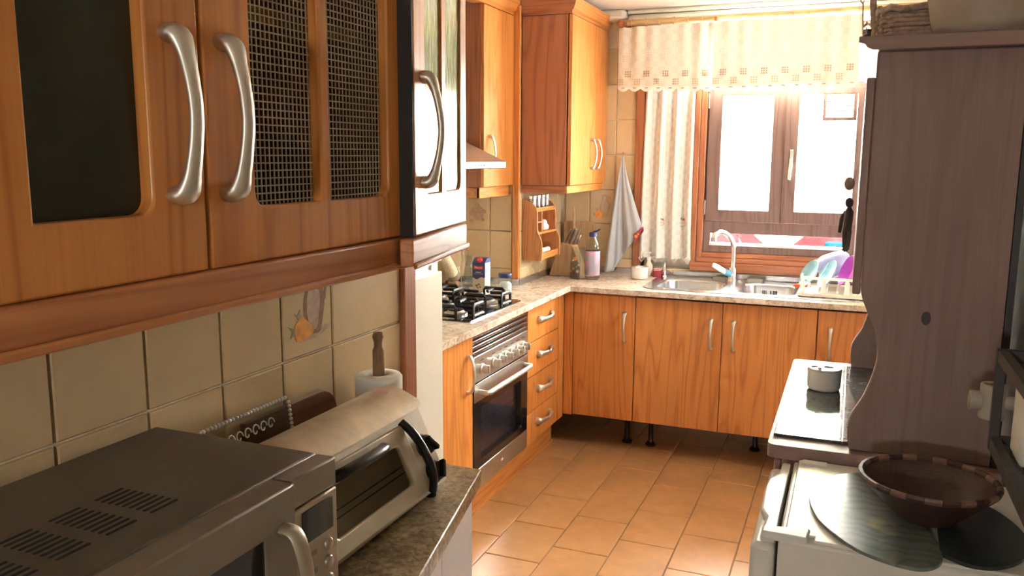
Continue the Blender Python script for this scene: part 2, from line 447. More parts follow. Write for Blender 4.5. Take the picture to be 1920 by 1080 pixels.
def jug_print(parent, M, u0, v0, su, sv, w, faint=False):
    # jug with two fruits, drawn on a unit tile
    S = lambda pts: [(u0 + a * su, v0 + b * sv) for a, b in pts]
    def sm(pts): return [(p[0], p[1]) for p in bez([(a, b, 0) for a, b in pts + [pts[0]]], 4)[:-1]]
    body = sm([(.50, .22), (.72, .20), (.80, .36), (.84, .55), (.76, .72), (.72, .84), (.50, .84), (.50, .72), (.42, .56), (.42, .38)])
    inner = sm([(.54, .26), (.66, .25), (.72, .42), (.74, .56), (.68, .70), (.65, .80), (.55, .80), (.54, .70), (.48, .56), (.48, .40)])
    hand = [(.76, .80), (.86, .80), (.90, .68), (.86, .52), (.82, .52), (.85, .66), (.82, .74), (.76, .74)]
    fr = sm([(.26, .17), (.46, .17), (.60, .24), (.46, .36), (.36, .40), (.24, .33), (.22, .24)])
    leaf = [(.30, .38), (.22, .46), (.28, .42), (.34, .48), (.36, .40)]
    leaf2 = [(.22, .30), (.10, .34), (.18, .28), (.14, .22), (.23, .24)]
    shadow = sm([(.30, .15), (.70, .16), (.95, .24), (.80, .26), (.50, .20)])
    A, B = ('tan_print', 'faint_print') if faint else ('brown_print', 'tan_print')
    decal(parent, M, [('wall_tile' if faint else 'tan_print', S(shadow))], w, .0003)
    decal(parent, M, [(A, S(hand)), (A, S(body))], w, .0006)
    decal(parent, M, [(B, S(inner))], w, .0009)
    decal(parent, M, [('green_print', S(leaf)), ('green_print', S(leaf2)), ('orange_print', S(fr))], w, .0012)

# ------------------------------------------------------------------ the setting
CEIL = 2.36; YW = 4.75; XL = -1.94; XR = .42; XN = -.98; YB = -1.7
ROWS = [.9695 + .1985 * k for k in range(-5, 8)]
fl = struct('floor', (-.7, 2.0, 0))
MB().box(-2.1, 1.2, YB, 5.0, -.06, -.006).build('floor_bed', 'floor_grout', fl)
TW, TL = .2315, .3205
for c in range(-3, 7):
    x0 = -1.273 + c * TW; off = (3.182, 3.338)[c % 2]
    ys = [off + k * TL for k in range(-9, 6)]
    ys = [y for y in ys if .55 < y < 5.05]
    tiles(fl, FZ(-.006), [x0, x0 + TW], ys, .004, .006, 'floor_tile')
MB().box(-2.1, 1.2, YB, .56, -.006, -.001).build('near_floor', 'floor_tile', fl)
ce = MB().box(-2.1, 1.2, YB - 1.2, 5.6, CEIL, CEIL + .12).build('ceiling', 'ceiling_paint'); ce['kind'] = 'structure'
# left wall: near part (tiled, with the worktop), recess for refrigerator and hob, chimney breast
wn = struct('wall_left', (-1.1, .5, 0))
MB().box(-2.1, XN - .008, YB, 1.722, 0, CEIL).build('wall_core', 'grout', wn)
cols = [.776 + (k - 3) * .1637 for k in range(0, 9)]; cols[-1] = 1.712
tn = tiles(wn, FX(XN - .008), cols, ROWS[4:8], .005, .008, 'wall_tile')
jug_print(tn[(6, 2)], FX(XN), cols[6], ROWS[6], cols[7] - cols[6], .1985, .0002)
MB().box(XN - .02, XN + .012, 1.712, 1.728, .885, 2.3).box(XN - .05, XN + .006, 1.728, 1.778, .885, 2.3).build('end_trim', 'redwood_z', wn, bevel=.003)
wl = struct('wall_recess', (-2.0, 3.0, 0))
MB().box(-2.1, XL - .008, 1.722, 4.05, 0, CEIL).build('wall_core', 'grout', wl)
tiles(wl, FX(XL - .008), [3.45 + .15 * k for k in range(5)], ROWS[5:9], .004, .008, 'wall_tile')
wj = struct('wall_chimney_breast', (-1.8, 4.4, 0))
JY, JX = 4.05, -1.612
MB().box(-2.1, JX - .008, JY + .008, 4.95, 0, CEIL).build('wall_core', 'grout', wj)
tj = tiles(wj, FY(JY + .008), [-1.925, -1.773, JX - .035], ROWS[4:9], .004, .008, 'wall_tile')
M_ = FY(JY); q = tj[(0, 2)]
u0, v0 = -1.925, ROWS[6]
jb = [(.25, .30), (.85, .28), (.95, .5), (.8, .62), (.72, .78), (.5, .70), (.3, .74), (.15, .55)]
for k, (cx, cy, r) in enumerate([(.42, .52, .13), (.62, .55, .12), (.52, .66, .1), (.76, .5, .1), (.30, .44, .09), (.55, .38, .2), (.30, .24, .08), (.75, .28, .07)]):
    decal(q, M_, [('tan_print', [(u0 + .152 * (cx + r * math.cos(t * .7854)), v0 + .1985 * (cy + r * .7 * math.sin(t * .7854))) for t in range(8)])], .0002, .0002 + .0002 * k)
MB().box(JX - .03, JX + .006, JY - .012, JY + .012, .885, 2.3).build('corner_trim', 'pine_z', wj, bevel=.003)
tiles(wj, FX(JX - .008), [4.08, 4.23, 4.38, 4.53, 4.68, 4.74], ROWS[4:8], .004, .008, 'wall_tile')
# window wall
wb = struct('wall_window', (-.8, 4.85, 0))
b = MB()
b.box(-1.62, -1.172, YW + .008, 4.95, 0, CEIL); b.box(-1.172, -.776, 4.84, 4.95, 0, CEIL)
b.box(-1.172, .42, YW + .008, 4.95, 0, .925); b.box(-1.172, .5, YW + .008, 4.95, 2.27, CEIL); b.box(.14, .5, YW + .008, 4.95, .925, 2.27)
b.box(-1.172, -1.125, YW + .008, 4.84, .925, 2.27)
b.build('wall_core', 'grout', wb)
tw = tiles(wb, FY(YW + .008), [-1.590, -1.440, -1.291, -1.174], ROWS[4:12], .004, .008, 'wall_tile')
jug_print(tw[(1, 2)], FY(YW), -1.440, ROWS[6], .149, .1985, .0002, True)
tiles(wb, FY(YW + .008), [-1.125 + .15 * k for k in range(10)], [.886, .928], .004, .008, 'wall_tile')
MB().box(-1.125, -.84, 4.832, 4.84, .925, 2.27).build('niche_panel', 'plaster', wb)
cv = MB().box(-1.235, .42, 4.70, 4.758, 2.335, CEIL).box(-1.235, .42, 4.72, 4.758, 2.275, 2.335)
cv.build('trim_1', 'ceiling_paint', wb, bevel=.012)
MB().box(-1.62, -1.235, 4.66, 4.758, 2.30, CEIL).build('trim_2', 'plaster', wb, bevel=.02)
# stained pine trim round the niche and the window
tr = struct('trim_3', (-.9, YW, .93))
MB(FY(YW)).box(-1.172, -1.125, .925, 2.27, -.09, .018).build('casing', 'redwood_z', tr, bevel=.004)
MB(FY(YW)).box(-.842, -.812, .925, 2.27, -.08, .02).box(-.812, -.778, .95, 2.27, -.08, .008).build('casing', 'redwood_z', tr, bevel=.004)
MB(FY(YW)).box(-.842, .14, .925, .975, -.08, .022).box(-.812, .14, .975, 1.003, -.08, .012).box(-.79, .14, 1.003, 1.03, -.08, .004).build('casing', 'redwood_x', tr, bevel=.004)
MB(FY(YW)).box(.065, .14, 1.03, 2.27, -.08, .018).build('casing', 'redwood_z', tr, bevel=.004)
# window
wi = struct('window_1', (-.36, YW + .03, 1.03)); WM = FY(YW + .015)
MB(WM).prism(rect(-.778, .065, 1.03, 2.25), -.06, 0, [rect(-.738, -.018, 1.078, 1.137), rect(-.738, .025, 1.205, 1.915), rect(-.738, .025, 1.95, 2.21)]).build('frame', 'window_wood', wi, bevel=.003)
for a0, a1, g0, g1 in ((-.768, -.358, -.697, -.431), (-.352, .058, -.299, -.016)):
    sa = MB(WM).prism(rect(a0, a1, 1.205, 1.918), 0, .02, [rect(g0, g1, 1.270, 1.886)]).build('sash', 'window_wood', wi, bevel=.004)
    MB(WM).box(g0 - .005, g1 + .005, 1.266, 1.89, .004, .009).build('pane', 'window_glass', sa)
MB(WM).box(-.366, -.344, 1.205, 1.918, .02, .027).build('meeting_strip', 'window_wood', wi, bevel=.002)
MB(WM).box(-.738, -.018, 1.078, 1.137, -.03, -.025).build('pane', 'window_glass', wi)
MB(WM).box(-.738, .025, 1.95, 2.21, -.03, -.025).build('pane', 'window_glass', wi)
MB(WM).box(-.742, -.012, 1.07, 1.082, -.06, .004).build('sill_strip', 'white_plastic', wi)
h = MB(WM); h.box(-.335, -.318, 1.50, 1.60, .02, .030); h.tube([(-.326, 1.545, .03), (-.326, 1.545, .05), (-.325, 1.53, .056), (-.33, 1.44, .056)], [.008, .008, .009, .007], 8)
h.build('handle', 'nickel', wi, bevel=.002)
for hz in (1.28, 1.86): MB(WM).tube([(-.772, hz - .04, .018), (-.772, hz + .04, .018)], .007, 8).build('hinge', 'steel', wi)
vg = MB(WM).prism(rect(-.184, -.018, 1.748, 1.900), .009, .018, [rect(-.168, -.036, 1.766, 1.880)]).build('ventilator', 'window_wood', wi, bevel=.002)
for k in range(5):
    b = MB(WM); z = 1.776 + k * .0235; b.prism([(-.17, z - .003), (-.034, z - .003), (-.034, z + .003), (-.17, z + .003)], .0095, .014); b.build('louvre', 'window_wood', vg)
# right wall and back wall with an opening added for fill light
wr = MB(FX(XR)).prism(rect(YB, 4.95, 0, CEIL), 0, .12, [rect(3.40, 3.80, 1.48, 1.80)]).build('wall_right', 'plaster'); wr['kind'] = 'structure'
wk = MB(FY(YB - .12)).prism(rect(-2.1, 1.2, 0, CEIL), -.12, 0, [rect(-.43, -.13, 1.42, 1.63)]).build('wall_back', 'plaster'); wk['kind'] = 'structure'

gd = struct('window_2', (XR + .06, 3.55, 1.35))   # small side window in the right wall, beyond the dresser
MB(FX(XR)).prism(rect(3.40, 3.80, 1.48, 1.80), .03, .09, [rect(3.43, 3.585, 1.51, 1.77), rect(3.615, 3.77, 1.51, 1.77)]).build('frame', 'window_wood', gd, bevel=.004)
for a in (3.43, 3.615): MB(FX(XR)).box(a - .005, a + .16, 1.505, 1.775, .055, .06).build('pane', 'window_glass', gd)

wz = struct('fill_window', (-.28, YB - .06, 1.42))   # unseen window added behind the camera to give fill light
MB(FY(YB - .05)).prism(rect(-.43, -.13, 1.42, 1.63), 0, .03, [rect(-.415, -.145, 1.435, 1.615)]).build('frame', 'window_wood', wz)
MB(FY(YB - .05)).box(-.42, -.14, 1.43, 1.62, .012, .016).build('pane', 'window_glass', wz)

# ------------------------------------------------------------------ outside the window
gw = MB().box(-6, 6, 9.0, 9.25, 0, 3.0).box(-6.05, 6.05, 8.95, 9.3, 3.0, 3.07).build('garden_wall', 'garden_white'); tag(gw, 'white garden wall across the yard outside the window', 'wall')
yd = MB().box(-6, 6, 5.0, 12, -.1, 0).build('yard_paving', 'garden_white'); yd['kind'] = 'structure'
lw = MB().box(-1.6, 1.0, 6.3, 6.5, 0, 1.05).build('low_garden_wall', 'brick_red'); tag(lw, 'low red garden wall seen through the narrow lower window slot', 'wall')
tub = MB().lathe([(.05, .03), (.09, .05), (.16, .11), (.19, .17), (.20, .17), (.20, .18), (.18, .18), (.14, .11), (0, .06)], (-.475, 6.1, .905)).build('white_basin', 'white_plastic', smooth=50); tag(tub, 'round white basin on the ledge of the low red wall outside', 'basin')
bt = MB().prism(rrect(-.17, .02, 6.03, 6.17, .03), .906, .985).build('blue_tray', 'blue_tub', bevel=.01); tag(bt, 'blue plastic tray on the ledge of the low red wall outside', 'tray')
lg = MB().box(-1.6, 1.0, 6.0, 6.29, .86, .905).build('garden_ledge', 'garden_white'); tag(lg, 'white ledge along the low red wall outside the window', 'ledge')
def tree(x, y, h, r, seed, label):
    rnd = random.Random(seed)
    t = thing('garden_tree', (x, y, 0), label, 'tree', 'trees beyond the garden wall')
    MB().tube([(x, y, 0), (x + .05, y, h * .4), (x, y + .05, h * .75)], [.14, .11, .06], 8).build('trunk', 'bark', t)
    b = MB()
    for k in range(2600):
        a = rnd.uniform(0, 2 * PI); zz = rnd.uniform(-1, 1); q = math.sqrt(1 - zz * zz); rr = r * rnd.uniform(.55, 1)
        c = Vector((x + rr * q * math.cos(a), y + rr * q * math.sin(a), h * .72 + rr * zz * .95))
        u = Vector((rnd.uniform(-1, 1), rnd.uniform(-1, 1), rnd.uniform(-1, 1))).normalized() * .13; v = u.orthogonal().normalized() * .07
        b.add([c - u, c + v, c + u, c - v], [(0, 1, 2, 3)])
    b.build('foliage', 'leaf_green', t, solid=.002)
tree(-4.2, 12.2, 5.2, 1.5, 1, 'leafy green tree beyond the white garden wall, left one')
tree(.0, 12.6, 5.4, 1.5, 2, 'leafy green tree beyond the white garden wall, middle one')
tree(4.2, 12.2, 5.2, 1.5, 3, 'leafy green tree beyond the white garden wall, right one')

# ------------------------------------------------------------------ far run: base units
XD = -1.40; YD = 4.19; T = .019
def hdoor(M, u0, u1, v0, v1, parent, mat='pine_z', hu=None, hv=None, L=.15, vertical=True, name='door'):
    d = MB(M).box(u0 + .0015, u1 - .0015, v0 + .0015, v1 - .0015, -T, 0).build(name, mat, parent, bevel=.002)
    if hu is not None: handle(M, hu, hv, L, d, vertical)
    return d
ML = FX(XD); MK = FY(YD)
c1 = thing('narrow_base_cabinet', (-1.67, 2.84, 0), 'narrow orange pine base cabinet between refrigerator and oven', 'cabinet')
carcass(FX(XD - T - .001), 2.648, 3.028, .155, .853, .5, c1)
hdoor(ML, 2.648, 3.028, .158, .842, c1, hu=2.975, hv=.685)
c2 = thing('drawer_unit', (-1.67, 3.87, 0), 'orange pine unit of four drawers beside the oven', 'drawers')
carcass(FX(XD - T - .001), 3.650, 4.105, .155, .853, .185, c2)
for z0, z1 in ((.667, .842), (.497, .665), (.320, .495), (.158, .318)):
    hdoor(ML, 3.650, 4.098, z0, z1, c2, hu=3.875, hv=(z0 + z1) / 2 + .012, L=.175, vertical=False, name='drawer_front')
fi = thing('corner_filler', (-1.40, 4.17, .155), 'narrow pine filler strips in the inner corner of the base units', 'panel')
MB().box(XD - T, XD, 4.106, 4.188, .158, .853).build('strip', 'pine_z', fi, bevel=.002)
MB().box(XD + .0005, -1.349, YD, YD + T, .172, .853).build('strip', 'pine_z', fi, bevel=.002)
pl = MB().box(-1.492, -1.474, 2.66, 4.22, 0.012, .153).prism([(-1.474, 2.66), (-1.462, 2.66), (-1.462, 4.22), (-1.474, 4.22)], 0, .014).box(-1.492, -1.474, 2.66, 4.22, 0, .012).build('plinth', 'pine_y', bevel=.002)
tag(pl, 'orange pine plinth board along the floor under oven and drawers', 'plinth')
def base_back(name, u0, u1, label, doors, grp=None):
    c = thing(name, ((u0 + u1) / 2, 4.45, 0), label, 'cabinet', grp)
    carcass(FY(YD + T + .001), u0, u1, .172, .853 if name == 'corner_base_cabinet' else .70, .50, c)
    for (a, b_, hu) in doors: hdoor(MK, a, b_, .176, .842, c, hu=hu, hv=.68)
    return c
cb = base_back('corner_base_cabinet', -1.349, -1.014, 'pine base cabinet with one door in the corner left of the sink', [(-1.347, -1.014, -1.066)])
cs = base_back('sink_base_cabinet', -1.013, -.128, 'wide pine base cabinet with two doors below the sink', [(-1.012, -.571, -.624), (-.571, -.128, -.514)])
ce_ = base_back('end_base_cabinet', -.127, .40, 'pine base cabinet at the right end, half hidden by the hutch', [(-.126, .32, -.066)])
def leg(x, y, parent):
    MB().lathe([(.028, 0), (.03, .008), (.02, .02), (.014, .03), (.014, .12), (.022, .14), (.022, .172)], (x, y, 0), 14).build('leg', 'black_plastic', parent)
for x, y, p in ((-1.080, 4.36, cb), (-.948, 4.36, cs), (-.412, 4.50, cs), (-.18, 4.36, cs), (-.09, 4.36, ce_)): leg(x, y, p)

# worktop (L shape) with an opening for the bowls
wt = thing('worktop', (-1.2, 3.9, .855), 'beige speckled stone L-shaped worktop with sink and hob', 'worktop')
MB(FZ(0)).prism([(XL + .002, 2.642), (-1.352, 2.642), (-1.352, 4.143), (XR - .01, 4.143), (XR - .01, YW - .002), (JX + .002, YW - .002), (JX + .002, JY - .013), (XL + .002, JY - .013)], .855, .885,
     [rrect(-.965, -.585, 4.245, 4.64, .05), rrect(-.535, -.225, 4.245, 4.64, .05)]).build('slab', 'counter_stone', wt, bevel=.003)
sk = MB()
sk.box(XL + .003, XL + .012, 2.65, JY - .03, .8855, .922); sk.box(XL + .012, JX + .012, JY - .026, JY - .014, .8855, .922); sk.box(JX + .008, JX + .018, JY - .012, YW - .014, .8855, .922)
sk.box(JX + .018, .40, YW - .013, YW - .003, .8855, .918)
sk.build('upstand', 'steel', wt, bevel=.002)

# oven
ov = thing('oven', (-1.67, 3.34, .15), 'built-in stainless steel oven with black glass door and row of knobs', 'oven')
OX = FX(-1.398); o0, o1 = 3.034, 3.644
MB(OX).box(o0 + .01, o1 - .01, .16, .852, -.50, -.03).build('body', 'brushed', ov)
vb = MB(OX).box(o0, o1, .742, .842, -.03, -.02).build('vent_grille', 'dark_gap', ov)
for k in range(4):
    z = .756 + k * .0235
    MB(OX).prism([(o0, z - .008), (o1, z - .008), (o1, z + .006), (o0, z + .006)], -.014, -.004).build('slat', 'steel', vb, bevel=.003)
pn = MB(OX).box(o0, o1, .63, .742, -.03, 0).build('control_panel', 'brushed', ov, bevel=.003)
for k, y in enumerate((3.115, 3.235, 3.305, 3.375, 3.445, 3.515, 3.585)):
    kb = MB(OX); kb.lathe([(.024, 0), (.024, .006), (.019, .010), (.017, .028), (.0, .030)], (0, 0, 0), 16)
    kb.v = []; kb.f = []
    prof = [(.023, 0), (.023, .005), (.018, .008), (.0165, .026), (.015, .029), (0, .029)]
    vs = []; seg = 16
    for r, hh in prof:
        for i in range(seg): vs.append((y + r * math.cos(2 * PI * i / seg), .678 + r * math.sin(2 * PI * i / seg), hh))
    kb.add(vs, [(j * seg + i, j * seg + (i + 1) % seg, (j + 1) * seg + (i + 1) % seg, (j + 1) * seg + i) for j in range(len(prof) - 1) for i in range(seg)])
    kb.box(y - .005, y + .005, .662, .694, .027, .036)
    kb.build('knob', 'nickel', pn, bevel=0)
    MB(OX).box(y - .018, y + .018, .716, .719, 0, .0006).build('scale_mark', 'dark_gap', pn)
od = MB(OX).prism(rect(o0, o1, .252, .626), -.03, 0, [rrect(o0 + .075, o1 - .075, .285, .515, .012)]).build('door', 'black_glass', ov, bevel=.002)
MB(OX).box(o0, o1, .548, .626, 0, .003).build('door_band', 'brushed', od, bevel=.001)
MB(OX).box(o0 + .07, o1 - .07, .28, .52, -.024, -.02).build('door_glass', 'oven_glass', od)
MB(OX).box(o0 + .05, o1 - .05, .27, .53, -.029, -.0285).build('oven_interior', 'oven_enamel', ov)
for a, c_ in (((o0 + .09, .33), (o1 - .08, .47)),):
    MB(OX).tube([(o0 + .08, .36, -.026), (o1 - .08, .36, -.026)], .002, 6).tube([(o0 + .08, .43, -.026), (o1 - .08, .43, -.026)], .002, 6).build('rack', 'steel', ov)
hb = MB(OX); hb.tube([(o0 + .05, .585, 0), (o0 + .05, .585, .04), (o0 + .07, .585, .046), (o1 - .07, .585, .046), (o1 - .05, .585, .04), (o1 - .05, .585, 0)], .0115, 10, flat=.8); hb.build('door_handle', 'nickel', od, smooth=50)
bs = MB(OX).box(o0, o1, .162, .25, -.03, .001).build('bottom_panel', 'brushed', ov, bevel=.002)
MB(OX).prism([(o0 + .30 + .012 * math.cos(t * PI / 6), .207 + .006 * math.sin(t * PI / 6)) for t in range(12)], .001, .002).build('badge', 'white_print', bs)

# hob
hb_ = thing('gas_hob', (-1.66, 3.31, .885), 'black glass gas hob with cast iron pan supports', 'hob')
MB(FZ(.8856)).prism(rrect(-1.90, -1.418, 3.03, 3.61, .02), 0, .006).build('plate', 'black_glass', hb_, bevel=.002)
MB(FZ(.8856)).prism(rrect(-1.904, -1.414, 3.026, 3.614, .02), 0, .003, [rrect(-1.899, -1.419, 3.031, 3.609, .018)]).build('rim', 'steel', hb_)
for (x, y, r) in ((-1.54, 3.16, .038), (-1.54, 3.46, .05), (-1.78, 3.16, .05), (-1.78, 3.46, .038)):
    bn = MB().lathe([(r + .012, .8916), (r + .012, .899), (r, .903), (r * .9, .909), (0, .909)], (x, y, 0), 20).build('burner', 'brushed', hb_, smooth=50)
    MB().lathe([(r * .85, .909), (r * .82, .915), (0, .917)], (x, y, 0), 20).build('burner_cap', 'black_iron', bn, smooth=50)
    g = MB(); s_ = .105
    def bar(p): g.tube(p, .0062, 6, flat=1.5)
    for sx, sy in ((1, 0), (-1, 0), (0, 1), (0, -1)):
        ex, ey = x + sx * s_, y + sy * s_; ix, iy = x + sx * .03, y + sy * .03; zt = .944
        px, py = -sy * .05, sx * .05
        bar([(ex + px, ey + py, .892), (ex + px, ey + py, zt - .008), (ex + px * .85, ey + py * .85, zt), (ex - px * .85, ey - py * .85, zt), (ex - px, ey - py, zt - .008), (ex - px, ey - py, .892)])
        bar([(ex, ey, zt), (ix, iy, zt - .003)])
        bar([(ex + px, ey + py, .903), (ex - px, ey - py, .903)])
    g.build('pan_support', 'black_iron', hb_, smooth=40)

# sink
si = thing('sink', (-.5, 4.45, .885), 'stainless steel double bowl sink set into the stone worktop', 'sink')
MB(FZ(.8855)).prism(rrect(-1.0, .10, 4.205, 4.70, .09, 8), 0, .004, [rrect(-.945, -.60, 4.262, 4.615, .08, 8), rrect(-.525, -.24, 4.262, 4.615, .07, 8)]).build('plate', 'steel', si, bevel=.002)
for a0, a1, r in ((-.945, -.60, .08), (-.525, -.24, .07)):
    n_ = 8; L0 = rrect(a0, a1, 4.262, 4.615, r, n_); rings = []
    for k, (ins, z) in enumerate(((0, .889), (.004, .875), (.010, .80), (.02, .755), (.05, .742), (.10, .738))):
        rings.append([(p[0], p[1], z) for p in rrect(a0 + ins, a1 - ins, 4.262 + ins, 4.615 - ins, max(r - ins * .3, .03), n_)])
    b = MB(); K = len(L0); vs = [p for R_ in rings for p in R_]
    fs = [(k * K + i, k * K + (i + 1) % K, (k + 1) * K + (i + 1) % K, (k + 1) * K + i) for k in range(len(rings) - 1) for i in range(K)] + [tuple((len(rings) - 1) * K + i for i in range(K))]
    b.add(vs, fs); bw = b.build('bowl', 'steel', si, smooth=50, solid=.0012)
    MB().lathe([(.032, .7385), (.032, .7415), (.026, .7415), (.02, .739), (0, .739)], ((a0 + a1) / 2, 4.44, 0), 18).build('drain', 'chrome', bw)
for dx in (-.040, -.032, -.024, 0, .014, .022, .030): MB(FY(4.602)).box(-.385 + dx, -.381 + dx, .835, .857, .003, .0045).build('overflow_slot', 'dark_gap', si)
for k in range(5): MB(FZ(.8895)).box(-.17 + k * .05, -.15 + k * .05, 4.27, 4.62, 0, .002).build('drainer_rib', 'steel', si, bevel=.0008)
fa = thing('kitchen_tap', (-.592, 4.655, .889), 'chrome swan-neck mixer tap behind the sink with blue lever tip', 'tap')
fx, fy = -.592, 4.655
MB().lathe([(.028, .8895), (.028, .897), (.024, .905), (.024, .95), (.020, .965), (.0, .968)], (fx, fy, 0), 18).build('base', 'chrome', fa, smooth=50)
MB().tube(bez([(fx, fy, .95), (fx + .002, fy, 1.03), (fx - .004, fy - .004, 1.09), (fx - .03, fy - .02, 1.14), (fx - .065, fy - .045, 1.158), (fx - .092, fy - .065, 1.145), (fx - .098, fy - .07, 1.125)], 6), .0135, 14).build('spout', 'chrome', fa, smooth=60)
MB().lathe([(.0155, 1.106), (.0155, 1.13), (0, 1.131)], (fx - .099, fy - .07, 0), 12).build('aerator', 'steel', fa)
lv = MB().tube([(fx, fy - .018, .925), (fx - .03, fy - .04, .94), (fx - .075, fy - .06, .968), (fx - .098, fy - .07, .982)], [.014, .019, .020, .014], 10, flat=.6).build('lever', 'white_plastic', fa, smooth=60)
MB().tube([(fx - .006, fy - .022, .928), (fx - .036, fy - .045, .944)], [.0165, .0205], 10, flat=.7).build('lever_grip', 'blue_grip', lv)
wt2 = thing('filter_tap', (-.967, 4.665, .889), 'small slim chrome water filter tap left of the sink', 'tap')
MB().lathe([(.013, .8895), (.013, .895), (.0085, .90), (.0085, .95), (.006, .965), (0, .967)], (-.967, 4.665, 0), 14).build('body', 'chrome', wt2, smooth=50)
MB().tube([(-.967, 4.665, .925), (-.93, 4.65, .925), (-.915, 4.645, .915)], .005, 8).build('spout', 'chrome', wt2)
MB().tube([(-.967, 4.665, .96), (-.968, 4.665, .985)], .0025, 6).build('stem', 'chrome', wt2)

# ------------------------------------------------------------------ far run: wall units, hood
ZU0, ZU1 = 1.408, 2.252
XU1, XU2, YU = -1.64, -1.345, 4.085
u1 = thing('hob_wall_cabinet', (-1.79, 3.87, ZU0), 'honey pine wall cabinet with one door right of the cooker hood', 'cabinet')
carcass(FX(XU1 - T), 3.672, YU - .002, ZU0, ZU1, .275, u1, 'redwood_z')  # pine body, side panel's shade put into the colour
hdoor(FX(XU1), 3.674, YU - .004, ZU0, ZU1, u1, hu=3.735, hv=1.575, L=.15)
MB().box(-1.90, -1.665, 3.676, 3.692, 1.355, ZU0 - .001).box(-1.68, -1.664, 3.676, YU - .012, 1.355, ZU0 - .001).build('light_rail', 'pine_y', u1, bevel=.003)
cp = [(0, 2.254), (0, 2.268), (.012, 2.275), (.024, 2.30), (.030, 2.318), (.030, 2.326), (-.06, 2.326), (-.06, 2.254)]
def cornice(M, u0, u1, mat, parent):
    b = MB(M @ Matrix(((0, 0, 1, 0), (0, 1, 0, 0), (1, 0, 0, 0), (0, 0, 0, 1)))); b.prism(cp, u0, u1); return b.build('cornice', mat, parent)
cornice(FX(XU1), 3.02, YU - .032, 'pine_y', u1)
u2_ = thing('corner_wall_cabinet', (-1.48, 4.41, ZU0), 'pine wall cabinet with two doors in the corner beside the window', 'cabinet')
MB().box(JX + .001, XU2 - T - .006, YU, YU + .016, ZU0, ZU1).box(JX + .001, XU2 - T - .006, YW - .02, YW - .004, ZU0, ZU1).box(JX + .001, XU2 - T - .006, YU + .016, YW - .02, ZU0, ZU0 + .016).box(JX + .001, XU2 - T - .006, YU + .016, YW - .02, ZU1 - .016, ZU1).box(JX + .001, JX + .01, YU + .016, YW - .02, ZU0 + .016, ZU1 - .016).build('body', 'redwood_z', u2_, bevel=.002)  # same pine as the doors, coloured as its shaded side
hdoor(FX(XU2), YU + .003, 4.486, ZU0, ZU1, u2_, hu=4.44, hv=1.57, L=.155)
hdoor(FX(XU2), 4.488, YW - .006, ZU0, ZU1, u2_, hu=4.535, hv=1.57, L=.155)
MB().box(JX + .001, -1.377, YU + .008, YU + .022, 1.368, ZU0 - .001).build('light_rail', 'redwood_x', u2_, bevel=.003)  # pine rail in the shaded tone, facing the camera
MB().box(-1.377, -1.362, YU + .008, YW - .004, 1.368, ZU0 - .001).build('light_rail', 'pine_y', u2_, bevel=.003)
def mitred(p0, p1, d0, d1, nrm, mat):
    # cornice along p0->p1 on a front with outward normal nrm; d0/d1 = +1 mitre grows outward, 0 = square end
    p0, p1, nrm = Vector(p0), Vector(p1), Vector(nrm); t = (p1 - p0).normalized(); K = len(cp); b = MB()
    vs = [p0 + nrm * o - t * (o * d0) + Vector((0, 0, z)) for o, z in cp] + [p1 + nrm * o + t * (o * d1) + Vector((0, 0, z)) for o, z in cp]
    fs = [(i, (i + 1) % K, K + (i + 1) % K, K + i) for i in range(K)] + [tuple(range(K)), tuple(range(2 * K - 1, K - 1, -1))]
    b.add(vs, fs); b.build('cornice', mat, u2_)
mitred((XU2 - .003, YU, 0), (XU2 - .003, YW - .004, 0), 1, 0, (1, 0, 0), 'pine_y')
mitred((JX, YU, 0), (XU2 - .003, YU, 0), 0, 1, (0, -1, 0), 'redwood_x')  # same pine cornice, shade painted into its camera-facing length
ho = thing('cooker_hood', (-1.73, 3.33, 1.5), 'stainless cooker hood with pale front lip above the hob', 'hood')
MB().box(XL + .002, -1.512, 3.035, 3.635, 1.500, 1.534).build('lip', 'steel', ho, bevel=.003)
fr_ = MB(); A0 = [(XL + .002, 3.04), (-1.516, 3.04), (-1.516, 3.63), (XL + .002, 3.63)]; A1 = [(XL + .002, 3.21), (-1.73, 3.21), (-1.73, 3.46), (XL + .002, 3.46)]
fr_.add([(x, y, 1.534) for x, y in A0] + [(x, y, 1.66) for x, y in A1], [(0, 1, 5, 4), (1, 2, 6, 5), (2, 3, 7, 6), (3, 0, 4, 7), (4, 5, 6, 7), (3, 2, 1, 0)])
fr_.build('canopy', 'brushed', ho)
MB().box(XL + .002, -1.73, 3.212, 3.458, 1.66, 2.25).build('chimney', 'brushed', ho)
MB(FX(-1.512)).box(3.03 + .02, 3.63, 1.503, 1.531, 0, .003).build('front_panel', 'white_enamel', ho, bevel=.001)
for k, y in enumerate((3.24, 3.29, 3.32, 3.35, 3.38)):
    MB(FX(-1.509)).box(y, y + (.026 if k == 0 else .010), 1.513, 1.519, 0, .002).build('button', 'black_plastic', ho)

# ------------------------------------------------------------------ refrigerator in the recess
fg = thing('refrigerator', (-1.63, 2.36, 0), 'white two-door refrigerator standing in the recess beside the worktop', 'refrigerator')
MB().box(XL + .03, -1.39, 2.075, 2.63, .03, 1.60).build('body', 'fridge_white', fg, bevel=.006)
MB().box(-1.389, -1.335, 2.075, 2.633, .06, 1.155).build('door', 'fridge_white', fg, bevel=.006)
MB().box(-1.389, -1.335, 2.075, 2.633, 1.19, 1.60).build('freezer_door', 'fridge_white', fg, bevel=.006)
MB().box(-1.389, -1.352, 2.08, 2.628, 1.156, 1.189).build('grip_channel', 'brushed', fg)
for y in (2.46, 2.575): MB().lathe([(.009, -1.352), (.009, -1.345), (0, -1.344)], (0, y, 1.172), 12, 'x').build('hinge_pin', 'white_plastic', fg)

